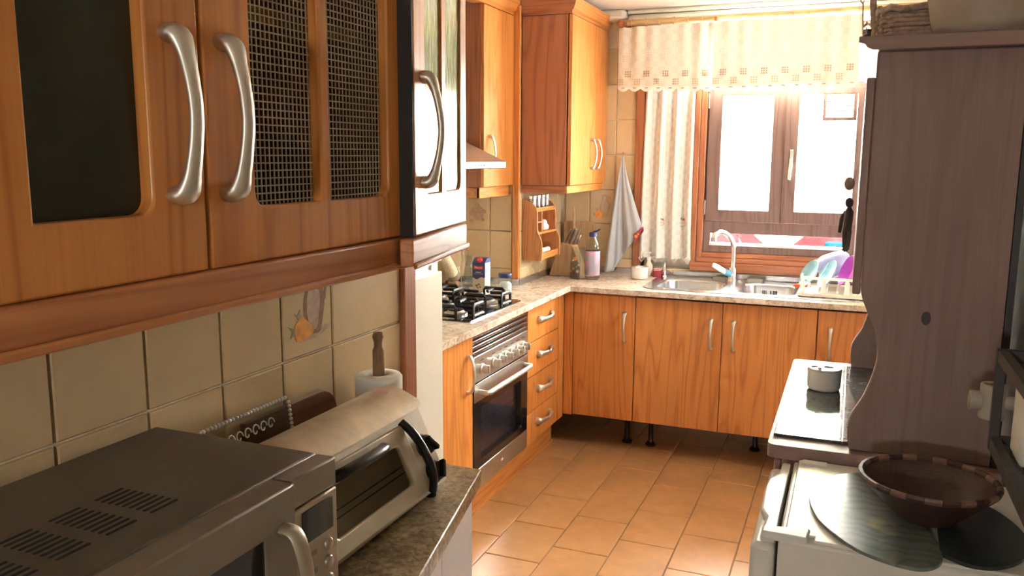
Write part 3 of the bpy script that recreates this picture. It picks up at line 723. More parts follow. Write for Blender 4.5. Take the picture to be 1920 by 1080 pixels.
# ------------------------------------------------------------------ near run, left: worktop and base unit
ZC = .885
ng = thing('near_worktop', (-.8, .9, .85), 'dark speckled granite worktop with an angled front under the microwave', 'worktop')
NW = [(XN + .002, -.6), (-.60, -.6), (-.60, 1.06), (-.714, 1.588), (XN + .002, 1.588)]
MB(FZ(0)).prism(NW, .850, ZC).build('slab', 'near_granite', ng, bevel=.003)
nb = thing('near_base_cabinet', (-.8, .9, 0), 'pale lilac-white base cabinet under the dark granite worktop', 'cabinet')
NB = [(XN + .002, -.6), (-.635, -.6), (-.635, 1.06), (-.742, 1.565), (XN + .002, 1.565)]
MB(FZ(0)).prism(NB, .10, .849).build('body', 'cabinet_lilac', nb, bevel=.002)
def ang(O, A):   # frame standing on a slanted front: u along O->A (horizontal), v up, w outward (+x side)
    O = Vector(O); d = (Vector(A) - O).normalized(); n = d.cross(Vector((0, 0, 1)))
    return Matrix(((d.x, 0, n.x, O.x), (d.y, 0, n.y, O.y), (d.z, 1, n.z, O.z), (0, 0, 0, 1)))
Mb = ang((-.635, 1.06, 0), (-.742, 1.565, 0)); Lb = math.hypot(.107, .505)
MB(Mb).box(.004, Lb / 2 - .002, .11, .84, .0005, .016).build('door', 'cabinet_lilac', nb, bevel=.002)
MB(Mb).box(Lb / 2 + .002, Lb - .004, .11, .84, .0005, .016).build('door', 'cabinet_lilac', nb, bevel=.002)
MB(FX(-.635)).box(.45, 1.052, .11, .84, .0005, .016).build('door', 'cabinet_lilac', nb, bevel=.002)
MB(FZ(0)).prism([(XN + .002, -.6), (-.68, -.6), (-.68, 1.04), (-.785, 1.55), (XN + .002, 1.55)], 0, .099).build('plinth', 'black_plastic', nb)

# ------------------------------------------------------------------ near run, left: glazed wall units
ZN0, ZN1 = 1.434, 2.26; XF = -.648
def glazed_door(M, L, parent, hside, kind, panes, hz=(1.445, 1.445), name='door', ztop=ZN1):
    # panes: two (u0,u1) openings; outer corners rounded, mullion between
    (p0, p1), (q0, q1) = panes; b0, b1 = 1.499, ztop - .07
    d = MB(M).prism(rect(.0028, L - .0028, ZN0, ztop), -.02, 0, [rrect(p0, p1, b0, b1, .018, 6, (1, 0, 0, 1)), rrect(q0, q1, b0, b1, .018, 6, (0, 1, 1, 0))]).build(name, 'pine_z', parent, bevel=.003)
    for a0, a1 in panes:
        w0 = -.007 if kind == 'ribbed_glass' else -.0195
        MB(M).box(a0 - .001, a1 + .001, b0 - .001, b1 + .001, w0, w0 + .003).build('pane', kind, d)
        if kind == 'grid_glass':
            g = MB(M); n = int((a1 - a0) / .0088)
            for k in range(n + 1):
                u = a0 + (a1 - a0) * (k + .5) / (n + 1); g.box(u - .0009, u + .0009, b0, b1, -.0160, -.0145)
            n = int((b1 - b0) / .0092)
            for k in range(n + 1):
                v = b0 + (b1 - b0) * (k + .5) / (n + 1); g.box(a0, a1, v - .0008, v + .0008, -.0160, -.0147)
            o = g.build('wire_mesh', 'wire_glass', d, kind='stuff')
    handle(M, hside, 1.598, .162, d, True, 1.28, out=.9)
    return d
w1_ = thing('glazed_wall_cabinet', (-.81, .72, ZN0), 'pine wall cabinet with two glazed doors above the microwave', 'cabinet')
Y0, YM, Y1 = .282, .720, 1.156
MB(FX(XF - .0205)).box(Y0, Y0 + .016, ZN0, ZN1, -.308, 0).box(Y1 - .016, Y1, ZN0, ZN1, -.308, 0).box(Y0 + .016, Y1 - .016, ZN0, ZN0 + .016, -.308, 0).box(Y0 + .016, Y1 - .016, ZN1 - .016, ZN1, -.308, 0).box(Y0 + .016, Y1 - .016, ZN0 + .016, ZN1 - .016, -.308, -.30).build('body', 'pine_z', w1_)
for z in (1.72, 1.98): MB(FX(XF - .0205)).box(Y0 + .017, Y1 - .017, z, z + .018, -.298, -.02).build('shelf', 'pine_y', w1_)
glazed_door(FX(XF, YM), Y1 - YM, w1_, .034, 'grid_glass', [(.080, .212), (.233, .384)])
glazed_door(FX(XF, Y0), YM - Y0, w1_, YM - Y0 - .044, 'smoked_glass', [(.058, .162), (.228, .362)])
MB(FX(XF)).prism(rect(.1, 1.2, 1.388, 1.4335), -.012, .008).box(.1, 1.2, 1.388, 1.398, .008, .014).build('light_rail', 'rail_wood', w1_, bevel=.004)
EA, EB = Vector((-.626, 1.142, 0)), Vector((-.684, 1.452, 0)); ME = ang(EA, EB); LE = (EB - EA).length
w2_ = thing('angled_wall_cabinet', (-.85, 1.31, ZN0), 'angled end wall cabinet with a glazed door reflecting the window', 'cabinet')
MB(FZ(0)).prism([(XN + .002, 1.158), (-.652, 1.158), (-.706, 1.452), (-.72, 1.468), (XN + .002, 1.468)], ZN0, ZN1 - .0).build('body', 'pine_z', w2_)
glazed_door(ME, LE, w2_, .045, 'ribbed_glass', [(.058, .150), (.178, .272)])
MB(ME).box(-.004, .0022, ZN0, ZN1, -.024, -.001).build('gap_shade_strip', 'dark_gap', w2_)  # dark strip standing in for the shadow gap beside the door
MB(ME).box(-.035, LE - .03, 1.392, 1.4335, -.014, .008).box(-.035, LE - .03, 1.388, 1.398, .008, .014).build('light_rail', 'rail_wood', w2_, bevel=.004)
# glasses inside the glazed cabinet
def tumbler(x, y, z, h, r, label, name='drinking_glass'):
    o = MB().lathe([(r * .8, 0), (r * .82, .004), (r, h), (r - .002, h), (r * .75, .008), (0, .008)], (x, y, z), 16).build(name, 'clear_glass', smooth=50)
    tag(o, label, 'glass', 'glasses in the glazed cabinet'); return o
for k, (y, x) in enumerate(((.80, -.75), (.85, -.84), (.90, -.76), (.97, -.83), (1.03, -.75), (1.09, -.84))):
    tumbler(x, y, ZN0 + .0165, .12 + .02 * (k % 2), .032, ['clear tumbler on the lower cabinet shelf, first behind the mesh glass', 'clear tumbler on the lower cabinet shelf, second behind the mesh glass', 'clear tumbler on the lower cabinet shelf, third behind the mesh glass', 'clear tumbler on the lower cabinet shelf, fourth behind the mesh glass', 'clear tumbler on the lower cabinet shelf, fifth behind the mesh glass', 'clear tumbler on the lower cabinet shelf, last behind the mesh glass'][k])

# ------------------------------------------------------------------ microwave
mw = thing('microwave', (-.80, .62, ZC), 'dark grey microwave oven with silver door handle on the granite worktop', 'microwave')
mx0, mx1, my0, my1, mz0, mz1 = -.962, -.672, .395, .934, .900, 1.150
MB().box(mx0, mx1, my0, my1, mz0, mz1).build('body', 'microwave_grey', mw, bevel=.004)
for i in range(5):
    for k in range(9):
        x, y = -.772 + (k - 4) * .0108, .712 - .0625 * i
        if y > my0 + .03: MB(FZ(mz1)).prism(rrect(x - .0022, x + .0022, y - .021, y + .021, .002, 3), 0, .0006).build('vent_slot', 'dark_gap', mw)
MF = FX(mx1)
MB(MF).box(.836, my1, 1.108, mz1 - .001, .0005, .032).build('top_band', 'microwave_band', mw, bevel=.003)
cpn = MB(MF).box(.838, my1, mz0 + .004, 1.106, .0005, .032).build('control_panel', 'microwave_silver', mw, bevel=.003)
MB(MF).box(.853, .922, 1.052, 1.098, .032, .0335).build('display', 'black_glass', cpn, bevel=.001)
for k in range(5):
    z = 1.033 - .026 * k
    bt_ = MB(MF); bt_.M = MF @ Matrix.Translation((.908, z, .032)); bt_.lathe([(.0088, 0), (.0088, .003), (.0072, .005), (0, .0055)], (0, 0, 0), 16); bt_.build('button', 'microwave_silver', cpn, smooth=50)
    MB(MF).box(.862, .884, z - .004, z + .003, .0321, .0325).build('printed_mark', 'microwave_band', cpn)
dr = MB(MF).prism(rect(my0, .832, mz0 + .004, mz1 - .001), .0005, .040, [rect(my0 + .03, .772, .94, 1.098)]).build('door', 'microwave_band', mw, bevel=.003)
MB(MF).box(my0 + .02, .782, .93, 1.105, .012, .036).build('door_window', 'black_glass', dr)
hd = MB(MF); pts = bez([(.804, 1.100, .040), (.806, 1.094, .058), (.806, 1.06, .070), (.806, 1.01, .074), (.806, .96, .070), (.806, .93, .056), (.805, .925, .040)], 5)
hd.tube(pts, .0125, 10, flat=.55, ref=(1, 0, 0)); hd.build('handle', 'microwave_silver', dr, smooth=60)
for x in (mx0 + .04, mx1 - .04):
    for y in (my0 + .05, my1 - .05): MB().lathe([(.014, ZC), (.014, mz0), (0, mz0)], (x, y, 0), 12).build('foot', 'black_plastic', mw)

# ------------------------------------------------------------------ toaster oven
to = thing('toaster_oven', (-.82, 1.23, ZC), 'cream toaster oven with black handles and knobs beside the microwave', 'toaster oven')
ty0, ty1 = 1.03, 1.452
prof = [(-.905, .902), (-.735, .902), (-.726, .915), (-.790, 1.056), (-.800, 1.068), (-.835, 1.083), (-.855, 1.088), (-.882, 1.082), (-.900, 1.062), (-.905, 1.03)]
Mt = Matrix(((1, 0, 0, 0), (0, 0, 1, 0), (0, 1, 0, 0), (0, 0, 0, 1)))   # (x, z, y)
tp = MB(Mt); tp.prism(prof, ty0 + .004, ty1 - .004); tp.build('body', 'toaster_cream', to, bevel=.004)
cov = [(-.789, 1.0575), (-.799, 1.0695), (-.834, 1.0848), (-.856, 1.090), (-.884, 1.0838), (-.902, 1.063), (-.907, 1.03), (-.907, .91), (-.910, .91), (-.910, 1.031), (-.905, 1.065), (-.886, 1.0868), (-.856, 1.094), (-.832, 1.0882), (-.7955, 1.0718), (-.785, 1.059)]
MB(Mt).prism(cov, ty0, ty1).build('top_cover', 'toaster_top', to)
fo = Vector((-.726, 1.03, .915)); ft = Vector((-.790, 1.03, 1.056)); sv = (ft - fo).normalized(); fn = Vector((sv.z, 0, -sv.x))
Mf = Matrix(((0, sv.x, fn.x, fo.x), (1, sv.y, fn.y, 0), (0, sv.z, fn.z, fo.z), (0, 0, 0, 1))); HF = (ft - fo).length
MB(Mt).prism([(-.88, .912), (-.760, .912), (-.80, 1.03), (-.87, 1.04)], ty0 + .02, 1.33).build('cavity', 'oven_enamel', to)
td = MB(Mf).prism(rect(1.036, 1.352, .004, HF - .012), .001, .013, [rrect(1.062, 1.316, .034, HF - .043, .01)]).build('door', 'toaster_cream', to, bevel=.003)
MB(Mf).box(1.058, 1.322, .03, HF - .039, .003, .006).build('door_glass', 'toaster_glass', td)
MB(Mf).box(1.062, 1.316, .06, .062, .0015, .0028).box(1.062, 1.316, .072, .074, .0015, .0028).build('grill_rack', 'steel', to)
MB(Mf).tube(bez([(1.105, HF - .030, .012), (1.115, HF - .030, .026), (1.165, HF - .030, .036), (1.22, HF - .030, .034), (1.255, HF - .030, .024), (1.262, HF - .030, .012)], 5), [.004, .006] + [.011] * 20 + [.008, .007, .006, .004][:4], 10, flat=.8).build('door_handle', 'black_plastic', td, smooth=60)
MB(Mf).tube(bez([(1.352, HF - .006, .012), (1.356, HF * .75, .026), (1.360, HF * .45, .032), (1.362, HF * .2, .028), (1.362, .002, .014)], 5), .010, 8, flat=.8, ref=(1, 0, 0)).build('side_grip', 'black_plastic', to, smooth=60)
for v in (HF * .54, HF * .19):
    M2 = Mf @ Matrix.Translation((1.408, v, 0))
    kn = MB(M2).lathe([(.024, .0), (.024, .004), (.021, .006), (.019, .016), (.016, .018), (0, .018)], (0, 0, 0), 18).build('knob', 'black_plastic', to, smooth=50)
    MB(M2 @ Matrix.Rotation(.9 if v < .05 else 2.2, 4, 'Z')).box(-.018, .018, -.0045, .0045, .017, .030).build('knob_grip', 'black_plastic', kn, bevel=.002)
wm = MB(FZ(1.0935)).prism([(-.836, 1.405), (-.860, 1.392), (-.860, 1.420)], -.002, .0008).build('warning_label', 'pink_print', to)
for x in (-.88, -.75):
    for y in (1.06, 1.42): MB().lathe([(.012, ZC), (.012, .902), (0, .902)], (x, y, 0), 10).build('foot', 'black_plastic', to)
# behind the appliances
pr = thing('kitchen_roll', (-.918, 1.50, ZC), 'white paper towel roll on a wooden holder behind the toaster oven', 'paper roll')
rx, ry = -.914, 1.50
MB().lathe([(.046, 0), (.046, .012), (.02, .014), (0, .014)], (rx, ry, ZC), 24).build('base', 'oak_handle', pr)
MB().lathe([(.019, .8995), (.019, 1.095), (.024, 1.100), (.046, 1.099), (.050, 1.094), (.050, .903), (.046, .8995)], (rx, ry, 0), 32).build('roll', 'paper', pr, smooth=50)
MB().lathe([(.0125, .8995), (.0125, 1.135), (.0125, 1.150), (.0088, 1.160), (.0095, 1.170), (.0125, 1.180), (.010, 1.189), (0, 1.191)], (rx, ry, 0), 18).build('rod', 'oak_handle', pr, smooth=50)
tx = thing('crystal_tray', (XN + .03, 1.09, ZC), 'embossed clear crystal tray leaning on the tiles behind the microwave', 'tray')
MX = Matrix.Translation((XN + .056, 0, ZC + .001)) @ Matrix.Rotation(-.14, 4, 'Y') @ Matrix(((0, 0, 1, 0), (1, 0, 0, 0), (0, 1, 0, 0), (0, 0, 0, 1)))
ta, tb, th_ = .965, 1.245, .232
MB(MX).prism(rrect(ta, tb, 0, th_, .015), -.002, .003).build('plate', 'clear_glass', tx, bevel=.002)
MB(MX).prism(rrect(ta + .04, tb - .075, .05, th_ - .075, .004), .003, .006, [rrect(ta + .045, tb - .08, .055, th_ - .08, .003)]).build('inner_border', 'dark_board', tx)
for k in range(30):
    u = ta + .012 + (tb - ta - .024) * k / 29; q = MB(MX); q.ball((u, th_ - .002, .003), .0042, n=6); q.build('bead', 'ceramic', tx, smooth=60)
for k in range(16):
    v = .1 + .12 * k / 15; q = MB(MX); q.ball((tb - .004, v, .003), .0038, n=6); q.build('bead', 'ceramic', tx, smooth=60)
for k in range(9):
    u = ta + .05 + k * .021; c0 = th_ - .036
    pts = [(u + .010 * math.cos(t) * (1 - t / 9), c0 + .012 * math.sin(t) * (1 - t / 9), .0045) for t in [i * .6 for i in range(11)]]
    MB(MX).tube(pts, .0014, 5).build('scroll', 'ceramic', tx, smooth=60)
for k in range(20):
    u = ta + .052 + k * .0065; MB(MX).box(u, u + .0028, th_ - .125, th_ - .090, .003, .0055).build('cut_ridge', 'ceramic', tx)
cbd = MB(Matrix.Translation((XN + .018, 0, ZC + .001)) @ Matrix.Rotation(-.05, 4, 'Y') @ Matrix(((0, 0, 1, 0), (1, 0, 0, 0), (0, 1, 0, 0), (0, 0, 0, 1)))).prism(rrect(1.13, 1.405, 0, .207, .05, 8, (0, 0, 1, 0)), 0, .014).build('cutting_board', 'dark_board', bevel=.003)
tag(cbd, 'dark wooden cutting board with a rounded corner leaning on the tiles behind crystal tray', 'board')

# ------------------------------------------------------------------ right side: sideboard with hutch
hu = thing('hutch_dresser', (.13, 2.5, 0), 'tall dark-stained wooden dresser with hutch against the right wall', 'dresser')
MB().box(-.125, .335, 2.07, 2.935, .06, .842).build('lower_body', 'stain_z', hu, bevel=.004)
for y0, y1 in ((2.085, 2.498), (2.507, 2.92)):
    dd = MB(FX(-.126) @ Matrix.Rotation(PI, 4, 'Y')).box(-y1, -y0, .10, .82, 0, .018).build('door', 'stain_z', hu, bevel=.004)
    MB().lathe([(.006, -.145), (.006, -.158), (.013, -.166), (.010, -.176), (0, -.178)], (0, (y0 if y0 > 2.3 else y1) + (.03 if y0 > 2.3 else -.03), .5), 12, 'x').build('knob', 'nickel', dd, smooth=50)
for x in (-.10, .31):
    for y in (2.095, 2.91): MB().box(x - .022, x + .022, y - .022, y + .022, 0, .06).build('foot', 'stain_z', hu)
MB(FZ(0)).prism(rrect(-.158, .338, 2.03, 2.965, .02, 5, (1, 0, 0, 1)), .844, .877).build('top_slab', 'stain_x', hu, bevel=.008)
hp = bez([(.024, .878, 0), (.020, .951, 0), (.049, 1.015, 0), (.070, 1.097, 0), (.062, 1.166, 0), (.046, 1.204, 0), (.028, 1.25, 0), (.026, 1.30, 0)], 5)
hloop = [(p.x, p.y) for p in hp] + [(.026, 1.79), (.318, 1.79), (.318, .878)]
Mh = lambda y: Matrix(((1, 0, 0, 0), (0, 0, 1, y), (0, 1, 0, 0), (0, 0, 0, 1)))
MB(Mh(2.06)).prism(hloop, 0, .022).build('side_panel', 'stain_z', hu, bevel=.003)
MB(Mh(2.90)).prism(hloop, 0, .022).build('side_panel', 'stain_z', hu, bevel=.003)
MB().box(.319, .333, 2.06, 2.922, .878, 1.79).build('back_panel', 'black_wood', hu)
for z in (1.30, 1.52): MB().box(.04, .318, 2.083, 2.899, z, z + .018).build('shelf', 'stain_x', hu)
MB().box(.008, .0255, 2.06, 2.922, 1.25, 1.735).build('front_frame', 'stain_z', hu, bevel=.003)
cr = [(-.006, 1.791), (-.010, 1.800), (-.002, 1.801), (-.014, 1.812), (-.014, 1.820), (.334, 1.820), (.334, 1.791)]
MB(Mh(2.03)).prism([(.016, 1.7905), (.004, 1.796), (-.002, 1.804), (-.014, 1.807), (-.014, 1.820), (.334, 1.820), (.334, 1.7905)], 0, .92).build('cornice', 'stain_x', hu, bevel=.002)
kn_ = MB(FY(2.0598)); kn_.prism([(.165 + .010 * math.cos(t * PI / 6) , 1.205 + .016 * math.sin(t * PI / 6)) for t in range(12)], 0, .0005); kn_.build('wood_knot', 'black_wood', hu)
gp = thing('stone_worktop_panels', (.0, 2.5, .877), 'dark mottled stone panels lying on the dresser top under the white pot', 'panel')
n = N('mottled_stone'); pset(n, .10, 0, .6, .4, coatr=.05)
f = n.noise(n.coords((1, 1, 1), False), 28, 6, .7, 1.2); n.l(n.ramp(f, [(.38, (.015, .02, .022)), (.52, (.07, .085, .09)), (.68, (.26, .29, .30))]), n.p.inputs['Base Color']); MATS['mottled_stone'] = n.m
MB().box(-.149, .008, 2.098, 2.905, .8775, .8835).build('panel', 'mottled_stone', gp, bevel=.001)
MB().box(.0105, .30, 2.098, 2.898, .8775, .8835).build('panel', 'mottled_stone', gp, bevel=.001)
MB().box(.0082, .0103, 2.098, 2.898, .8775, .8845).build('joint_strip', 'steel', gp)

def sugar_pot(x, y, z, label):
    t = thing('sugar_pot', (x, y, z), label, 'pot', 'white lidded sugar pots')
    MB().lathe([(.040, 0), (.045, .003), (.047, .010), (.048, .052), (.050, .060), (.046, .060), (.043, .010), (0, .008)], (x, y, z), 28).build('bowl', 'ceramic', t, smooth=50)
    lid = MB(FZ(z)).prism([(x + .0485 * math.cos(a), y + .0485 * math.sin(a)) for a in [i * 2 * PI / 28 for i in range(28)]], .0605, .066,
          [[(x + .012 + .014 * math.cos(a), y + .002 + .014 * math.sin(a)) for a in [i * 2 * PI / 16 for i in range(16)]], [(x - .028 + .009 * math.cos(a), y - .005 + .015 * math.sin(a)) for a in [i * 2 * PI / 12 for i in range(12)]]]).build('lid', 'ceramic', t, bevel=.002)
    MB(FZ(z)).prism(rrect(x - .018, x - .008, y - .035, y + .035, .004), .066, .072).build('lid_bar', 'ceramic', lid, bevel=.001)
sugar_pot(-.050, 2.575, .884, 'white ceramic lidded pot standing on the dark dresser top')
sugar_pot(-1.083, 4.555, .886, 'white ceramic lidded pot on the beige worktop left of the sink')

# things on top of the hutch
ba = thing('wicker_basket', (.10, 2.33, 1.82), 'brown wicker basket on top of the dark dresser', 'basket')
bx0, bx1, by0, by1 = .030, .185, 2.285, 2.52
for k in range(9):
    z = 1.828 + k * .0098; e = .004 * math.sin(k * 1.3); R_ = rrect(bx0 - e, bx1 + e, by0 - e, by1 + e, .05, 6)
    MB().tube([(p[0], p[1], z + .0022 * math.sin(i * 2.6 + k * PI)) for i, p in enumerate(R_)], .0062, 6, closed=True).build('strand', 'wicker', ba, smooth=60)
MB(FZ(1.8205)).prism(rrect(bx0, bx1, by0, by1, .05, 6), 0, .006).build('base', 'wicker', ba)
RR = rrect(bx0 - .004, bx1 + .004, by0 - .004, by1 + .004, .05, 6)
MB().tube([(p[0], p[1], 1.915 + .004 * math.sin(i * 1.9)) for i, p in enumerate(RR)], .009, 7, closed=True).build('rim', 'wicker', ba, smooth=60)
for k in range(7):
    z = 1.826 + k * .012; q = MB(); q.ball((bx0 - .006, by0 + .045, z), .0058, n=6); q.ball((bx0 + .003, by0 + .024, z + .006), .0058, n=6); q.build('braid', 'wicker', ba, smooth=60, kind='stuff')
MB().tube(bez([(.022, 2.40, 1.83), (.016, 2.40, 1.90), (.012, 2.40, 1.98), (.04, 2.40, 2.06), (.10, 2.40, 2.09), (.16, 2.40, 2.05), (.176, 2.40, 1.96), (.170, 2.40, 1.90)], 5), .008, 8).build('handle', 'wicker', ba, smooth=60)
bbp = [(.085, 0), (.092, .006), (.100, .03), (.112, .09), (.122, .16), (.119, .16), (.108, .09), (.09, .012), (0, .010)]
bb = MB().lathe(bbp, (.232, 2.145, 1.8205), 36).build('stoneware_bowl', 'beige_ceramic', smooth=50); tag(bb, 'large beige stoneware bowl on top of the dresser', 'bowl')
ct = thing('dark_tin', (.008, 2.30, 1.82), 'small dark tin beside the wicker basket on the dresser', 'tin')
MB().lathe([(.0085, 0), (.0085, .044), (0, .044)], (.002, 2.30, 1.8205), 16).build('body', 'dark_cloth', ct); MB().lathe([(.0095, .044), (.0095, .050), (0, .051)], (.002, 2.30, 1.8205), 16).build('lid', 'black_plastic', ct)
sf = thing('twig_ornament', (-.006, 2.10, 1.82), 'thin dry twig ornament standing on the dresser front corner', 'ornament')
MB().tube(bez([(-.006, 2.12, 1.8205), (-.008, 2.12, 1.85), (-.010, 2.12, 1.88), (-.011, 2.12, 1.905)], 4), .0016, 6).build('stem', 'wicker', sf)
MB().tube([(-.011, 2.12, 1.902), (-.016, 2.12, 1.908), (-.015, 2.12, 1.916)], .0016, 5).tube([(-.011, 2.12, 1.902), (-.008, 2.12, 1.912)], .0013, 5).build('tip', 'wicker', sf)
for z, s_ in ((1.845, 1), (1.858, -1), (1.838, 1)): MB().tube([(-.008, 2.12, z - .006), (-.008 + .008 , 2.12, z), (-.008 + .007, 2.12, z + .006)], [.001, .0032, .001], 6).build('leaf', 'wicker', sf)

# hanging puppet at the hutch front
pu = thing('hanging_puppet', (-.008, 2.55, 1.29), 'small dark cloth puppet hanging from the dresser front', 'puppet')
py_ = 2.6
MB().tube([(.006, py_, 1.55), (-.006, py_, 1.50)], .0012, 5).build('string', 'tan_cloth', pu)
q = MB(); q.ball((-0.017, py_, 1.486), .0145, 1, 1, 1.35); q.build('pouch', 'tan_cloth', pu, smooth=60)
MB().tube([(-0.015, py_, 1.475), (-0.014, py_, 1.44)], .0014, 5).build('string', 'tan_cloth', pu)
q = MB(); q.ball((-0.014, py_, 1.432), .0115, 1, 1, 1.3); q.build('head', 'dark_cloth', pu, smooth=60)
MB().tube([(-0.014, py_, 1.421), (-0.013, py_, 1.405), (-0.013, py_, 1.375), (-0.015, py_, 1.35)], [.005, .015, .0135, .013], 10, flat=.7).build('torso', 'dark_cloth', pu, smooth=60)
MB().tube([(-0.021, py_, 1.408), (-0.031, py_, 1.385), (-0.035, py_, 1.345)], [.006, .006, .0045], 8).build('arm', 'dark_cloth', pu, smooth=60)
MB().tube([(-0.009, py_, 1.408), (-0.008, py_ + .012, 1.385), (-0.009, py_ + .016, 1.352)], [.006, .006, .0045], 8).build('arm', 'dark_cloth', pu, smooth=60)
MB().tube([(-0.019, py_, 1.352), (-0.018, py_, 1.32), (-0.017, py_, 1.298), (-0.021, py_, 1.292)], [.0085, .008, .007, .005], 8).build('leg', 'dark_cloth', pu, smooth=60)
MB().tube([(-0.010, py_, 1.352), (-0.012, py_, 1.32), (-0.013, py_, 1.298), (-0.015, py_, 1.292)], [.0085, .008, .007, .005], 8).build('leg', 'dark_cloth', pu, smooth=60)

# ------------------------------------------------------------------ right side: low white appliance with bowl
ap = thing('white_freezer', (.13, 1.82, 0), 'low white freezer in the right foreground with a wooden bowl on top', 'freezer')
MB().box(-.093, .40, 1.575, 2.022, .02, .845).build('body', 'white_enamel', ap, bevel=.006)
dk = MB().box(-.145, -.098, 1.585, 2.018, .04, .826).build('door', 'white_enamel', ap, bevel=.012)
MB(FZ(.826)).prism([(-.100, 1.592), (-.128, 1.592), (-.124, 1.68), (-.138, 1.72), (-.142, 1.82), (-.136, 1.90), (-.120, 1.935), (-.118, 2.01), (-.100, 2.01)], 0, .018).build('door_cap', 'white_plastic', dk, bevel=.005)
tpf = MB(FZ(.845)).prism([(-.083, 2.02), (-.083, 1.60), (-.03, 1.60), (-.03, 1.578), (.40, 1.578), (.40, 2.02)], 0, .007).build('top', 'white_enamel', ap, bevel=.003)
MB(FZ(.845)).prism([(-.125, 1.578), (-.040, 1.576), (-.038, 1.622), (-.125, 1.604)], -.005, .012).build('corner_cover', 'white_plastic', ap, bevel=.004)
MB(FZ(.8522)).prism(rrect(-.075, -.02, 1.985, 2.012, .004), 0, .004).build('hinge_cover', 'white_plastic', ap, bevel=.002)
MB().box(-.0975, -.0935, 1.59, 2.015, .05, .82).build('door_seal', 'dark_gap', ap)
# two leaf-shaped boards under the bowl
def leaf(name, mat, pts, z, label):
    L = [(p.x, p.y) for p in bez([(a, b_, 0) for a, b_ in pts + [pts[0]]], 6)[:-1]]
    o = MB(FZ(z)).prism(L, 0, .007).build(name, mat, bevel=.002); tag(o, label, 'trivet', 'leaf-shaped boards'); return o
lf = leaf('leaf_board', 'leaf_trivet', [(.045, 1.965), (-.010, 1.915), (-.047, 1.80), (-.033, 1.69), (.005, 1.61), (.06, 1.548), (.14, 1.522), (.183, 1.566), (.180, 1.65), (.155, 1.76), (.11, 1.89)], .8525, 'grey-green leaf-shaped board under the wooden bowl on the freezer')
lf2 = leaf('leaf_board', 'slate_trivet', [(.186, 1.60), (.23, 1.572), (.28, 1.588), (.325, 1.65), (.338, 1.75), (.305, 1.85), (.25, 1.90), (.205, 1.86), (.188, 1.72)], .8525, 'dark slate-coloured leaf-shaped board at the right under the wooden bowl')
bo = thing('wooden_bowl', (.162, 1.735, .860), 'wide dark wooden bowl with an inlaid checkered rim', 'bowl')
bc = (.169, 1.755, .8605)
MB().lathe([(.045, 0), (.052, .002), (.058, .008), (.098, .046), (.1265, .0745), (.124, .076), (.116, .075), (.092, .048), (.056, .016), (0, .010)], bc, 40).build('shell', 'bowl_wood', bo, smooth=50)
for k in range(26):
    a0 = 2 * PI * k / 26; a1 = a0 + 2 * PI / 26 * .96
    b = MB(); ring = []
    for a in [a0 + (a1 - a0) * i / 3 for i in range(4)]:
        for r, h_ in ((.1255, .0745), (.1285, .081), (.1265, .0855), (.1205, .0855), (.1165, .0805), (.1175, .0745)):
            ring.append((bc[0] + r * math.cos(a), bc[1] + r * math.sin(a), bc[2] + h_))
    fs = [(j * 6 + i, j * 6 + (i + 1) % 6, (j + 1) * 6 + (i + 1) % 6, (j + 1) * 6 + i) for j in range(3) for i in range(6)] + [(0, 1, 2, 3, 4, 5), (23, 22, 21, 20, 19, 18)]
    b.add(ring, fs); b.build('rim_block', 'bowl_light' if k % 2 else 'bowl_wood', bo)
for cx, cy, rot in ((.150, 1.785, .3), (.192, 1.755, 1.2)):
    for da in (-.9, 0, .9):
        M3 = Matrix.Translation((cx, cy, bc[2] + .0125 + .010)) @ Matrix.Rotation(rot + da, 4, 'Z')
        MB(M3).prism([(.004, 0), (.010, .0035), (.020, .0035), (.026, 0), (.020, -.0035), (.010, -.0035)], -.012, .0).build('inlaid_leaf', 'bowl_light', bo)

# black wall rack with white pipe piece, far right edge
rk = thing('black_wall_rack', (.35, 1.5, 1.02), 'black wooden rack fixed to the right wall beside the dresser', 'rack')
rx0, rx1, ry0, ry1 = .262, .418, 1.15, 1.75
def post(x, y, n='post'): MB().box(x, x + .016, y - .016, y, 1.02, 1.212).build(n, 'black_wood', rk, bevel=.001)
post(rx0, ry1); post(rx0, ry0 + .016); post(rx1 - .016, ry1); post(rx1 - .016, ry0 + .016)
for z in (1.190, 1.02):
    hgt = .022 if z > 1.1 else .026
    MB().box(rx0 + .0165, rx1 - .0165, ry1 - .016, ry1, z, z + hgt).build('cross_rail', 'black_wood', rk, bevel=.001)
    MB().box(rx0 + .001, rx0 + .018, ry0 + .017, ry1 - .017, z, z + hgt).build('side_rail', 'black_wood', rk, bevel=.001)
    MB().box(rx1 - .017, rx1, ry0 + .017, ry1 - .017, z, z + hgt).build('side_rail', 'black_wood', rk, bevel=.001)
for k in range(7): MB().box(rx0 + .02 + k * .019, rx0 + .030 + k * .019, ry0 + .017, ry1 - .017, 1.027, 1.035).build('slat', 'black_wood', rk)
pb = MB().box(.290, .372, 1.60, 1.70, 1.036, 1.17).build('paper_pack', 'paper', bevel=.006); tag(pb, 'white paper packet standing in the black rack', 'packet')
pt = thing('pipe_tee', (.27, 1.82, 1.05), 'off-white plastic pipe tee beside the black rack', 'pipe')
px_, py2 = .277, 1.84
MB().lathe([(.0215, 1.052), (.0235, 1.054), (.0235, 1.120), (.0215, 1.122), (.017, 1.122), (.017, 1.060), (0, 1.060)], (px_, py2, 0), 20).build('run', 'pvc', pt, smooth=40)
MB().lathe([(.017, -.020), (.0195, -.020), (.0195, -.0395), (.018, -.041), (.0145, -.041), (.0145, -.02), (0, -.02)], (px_, py2, 1.086), 18, 'x').build('branch', 'pvc', pt, smooth=40)
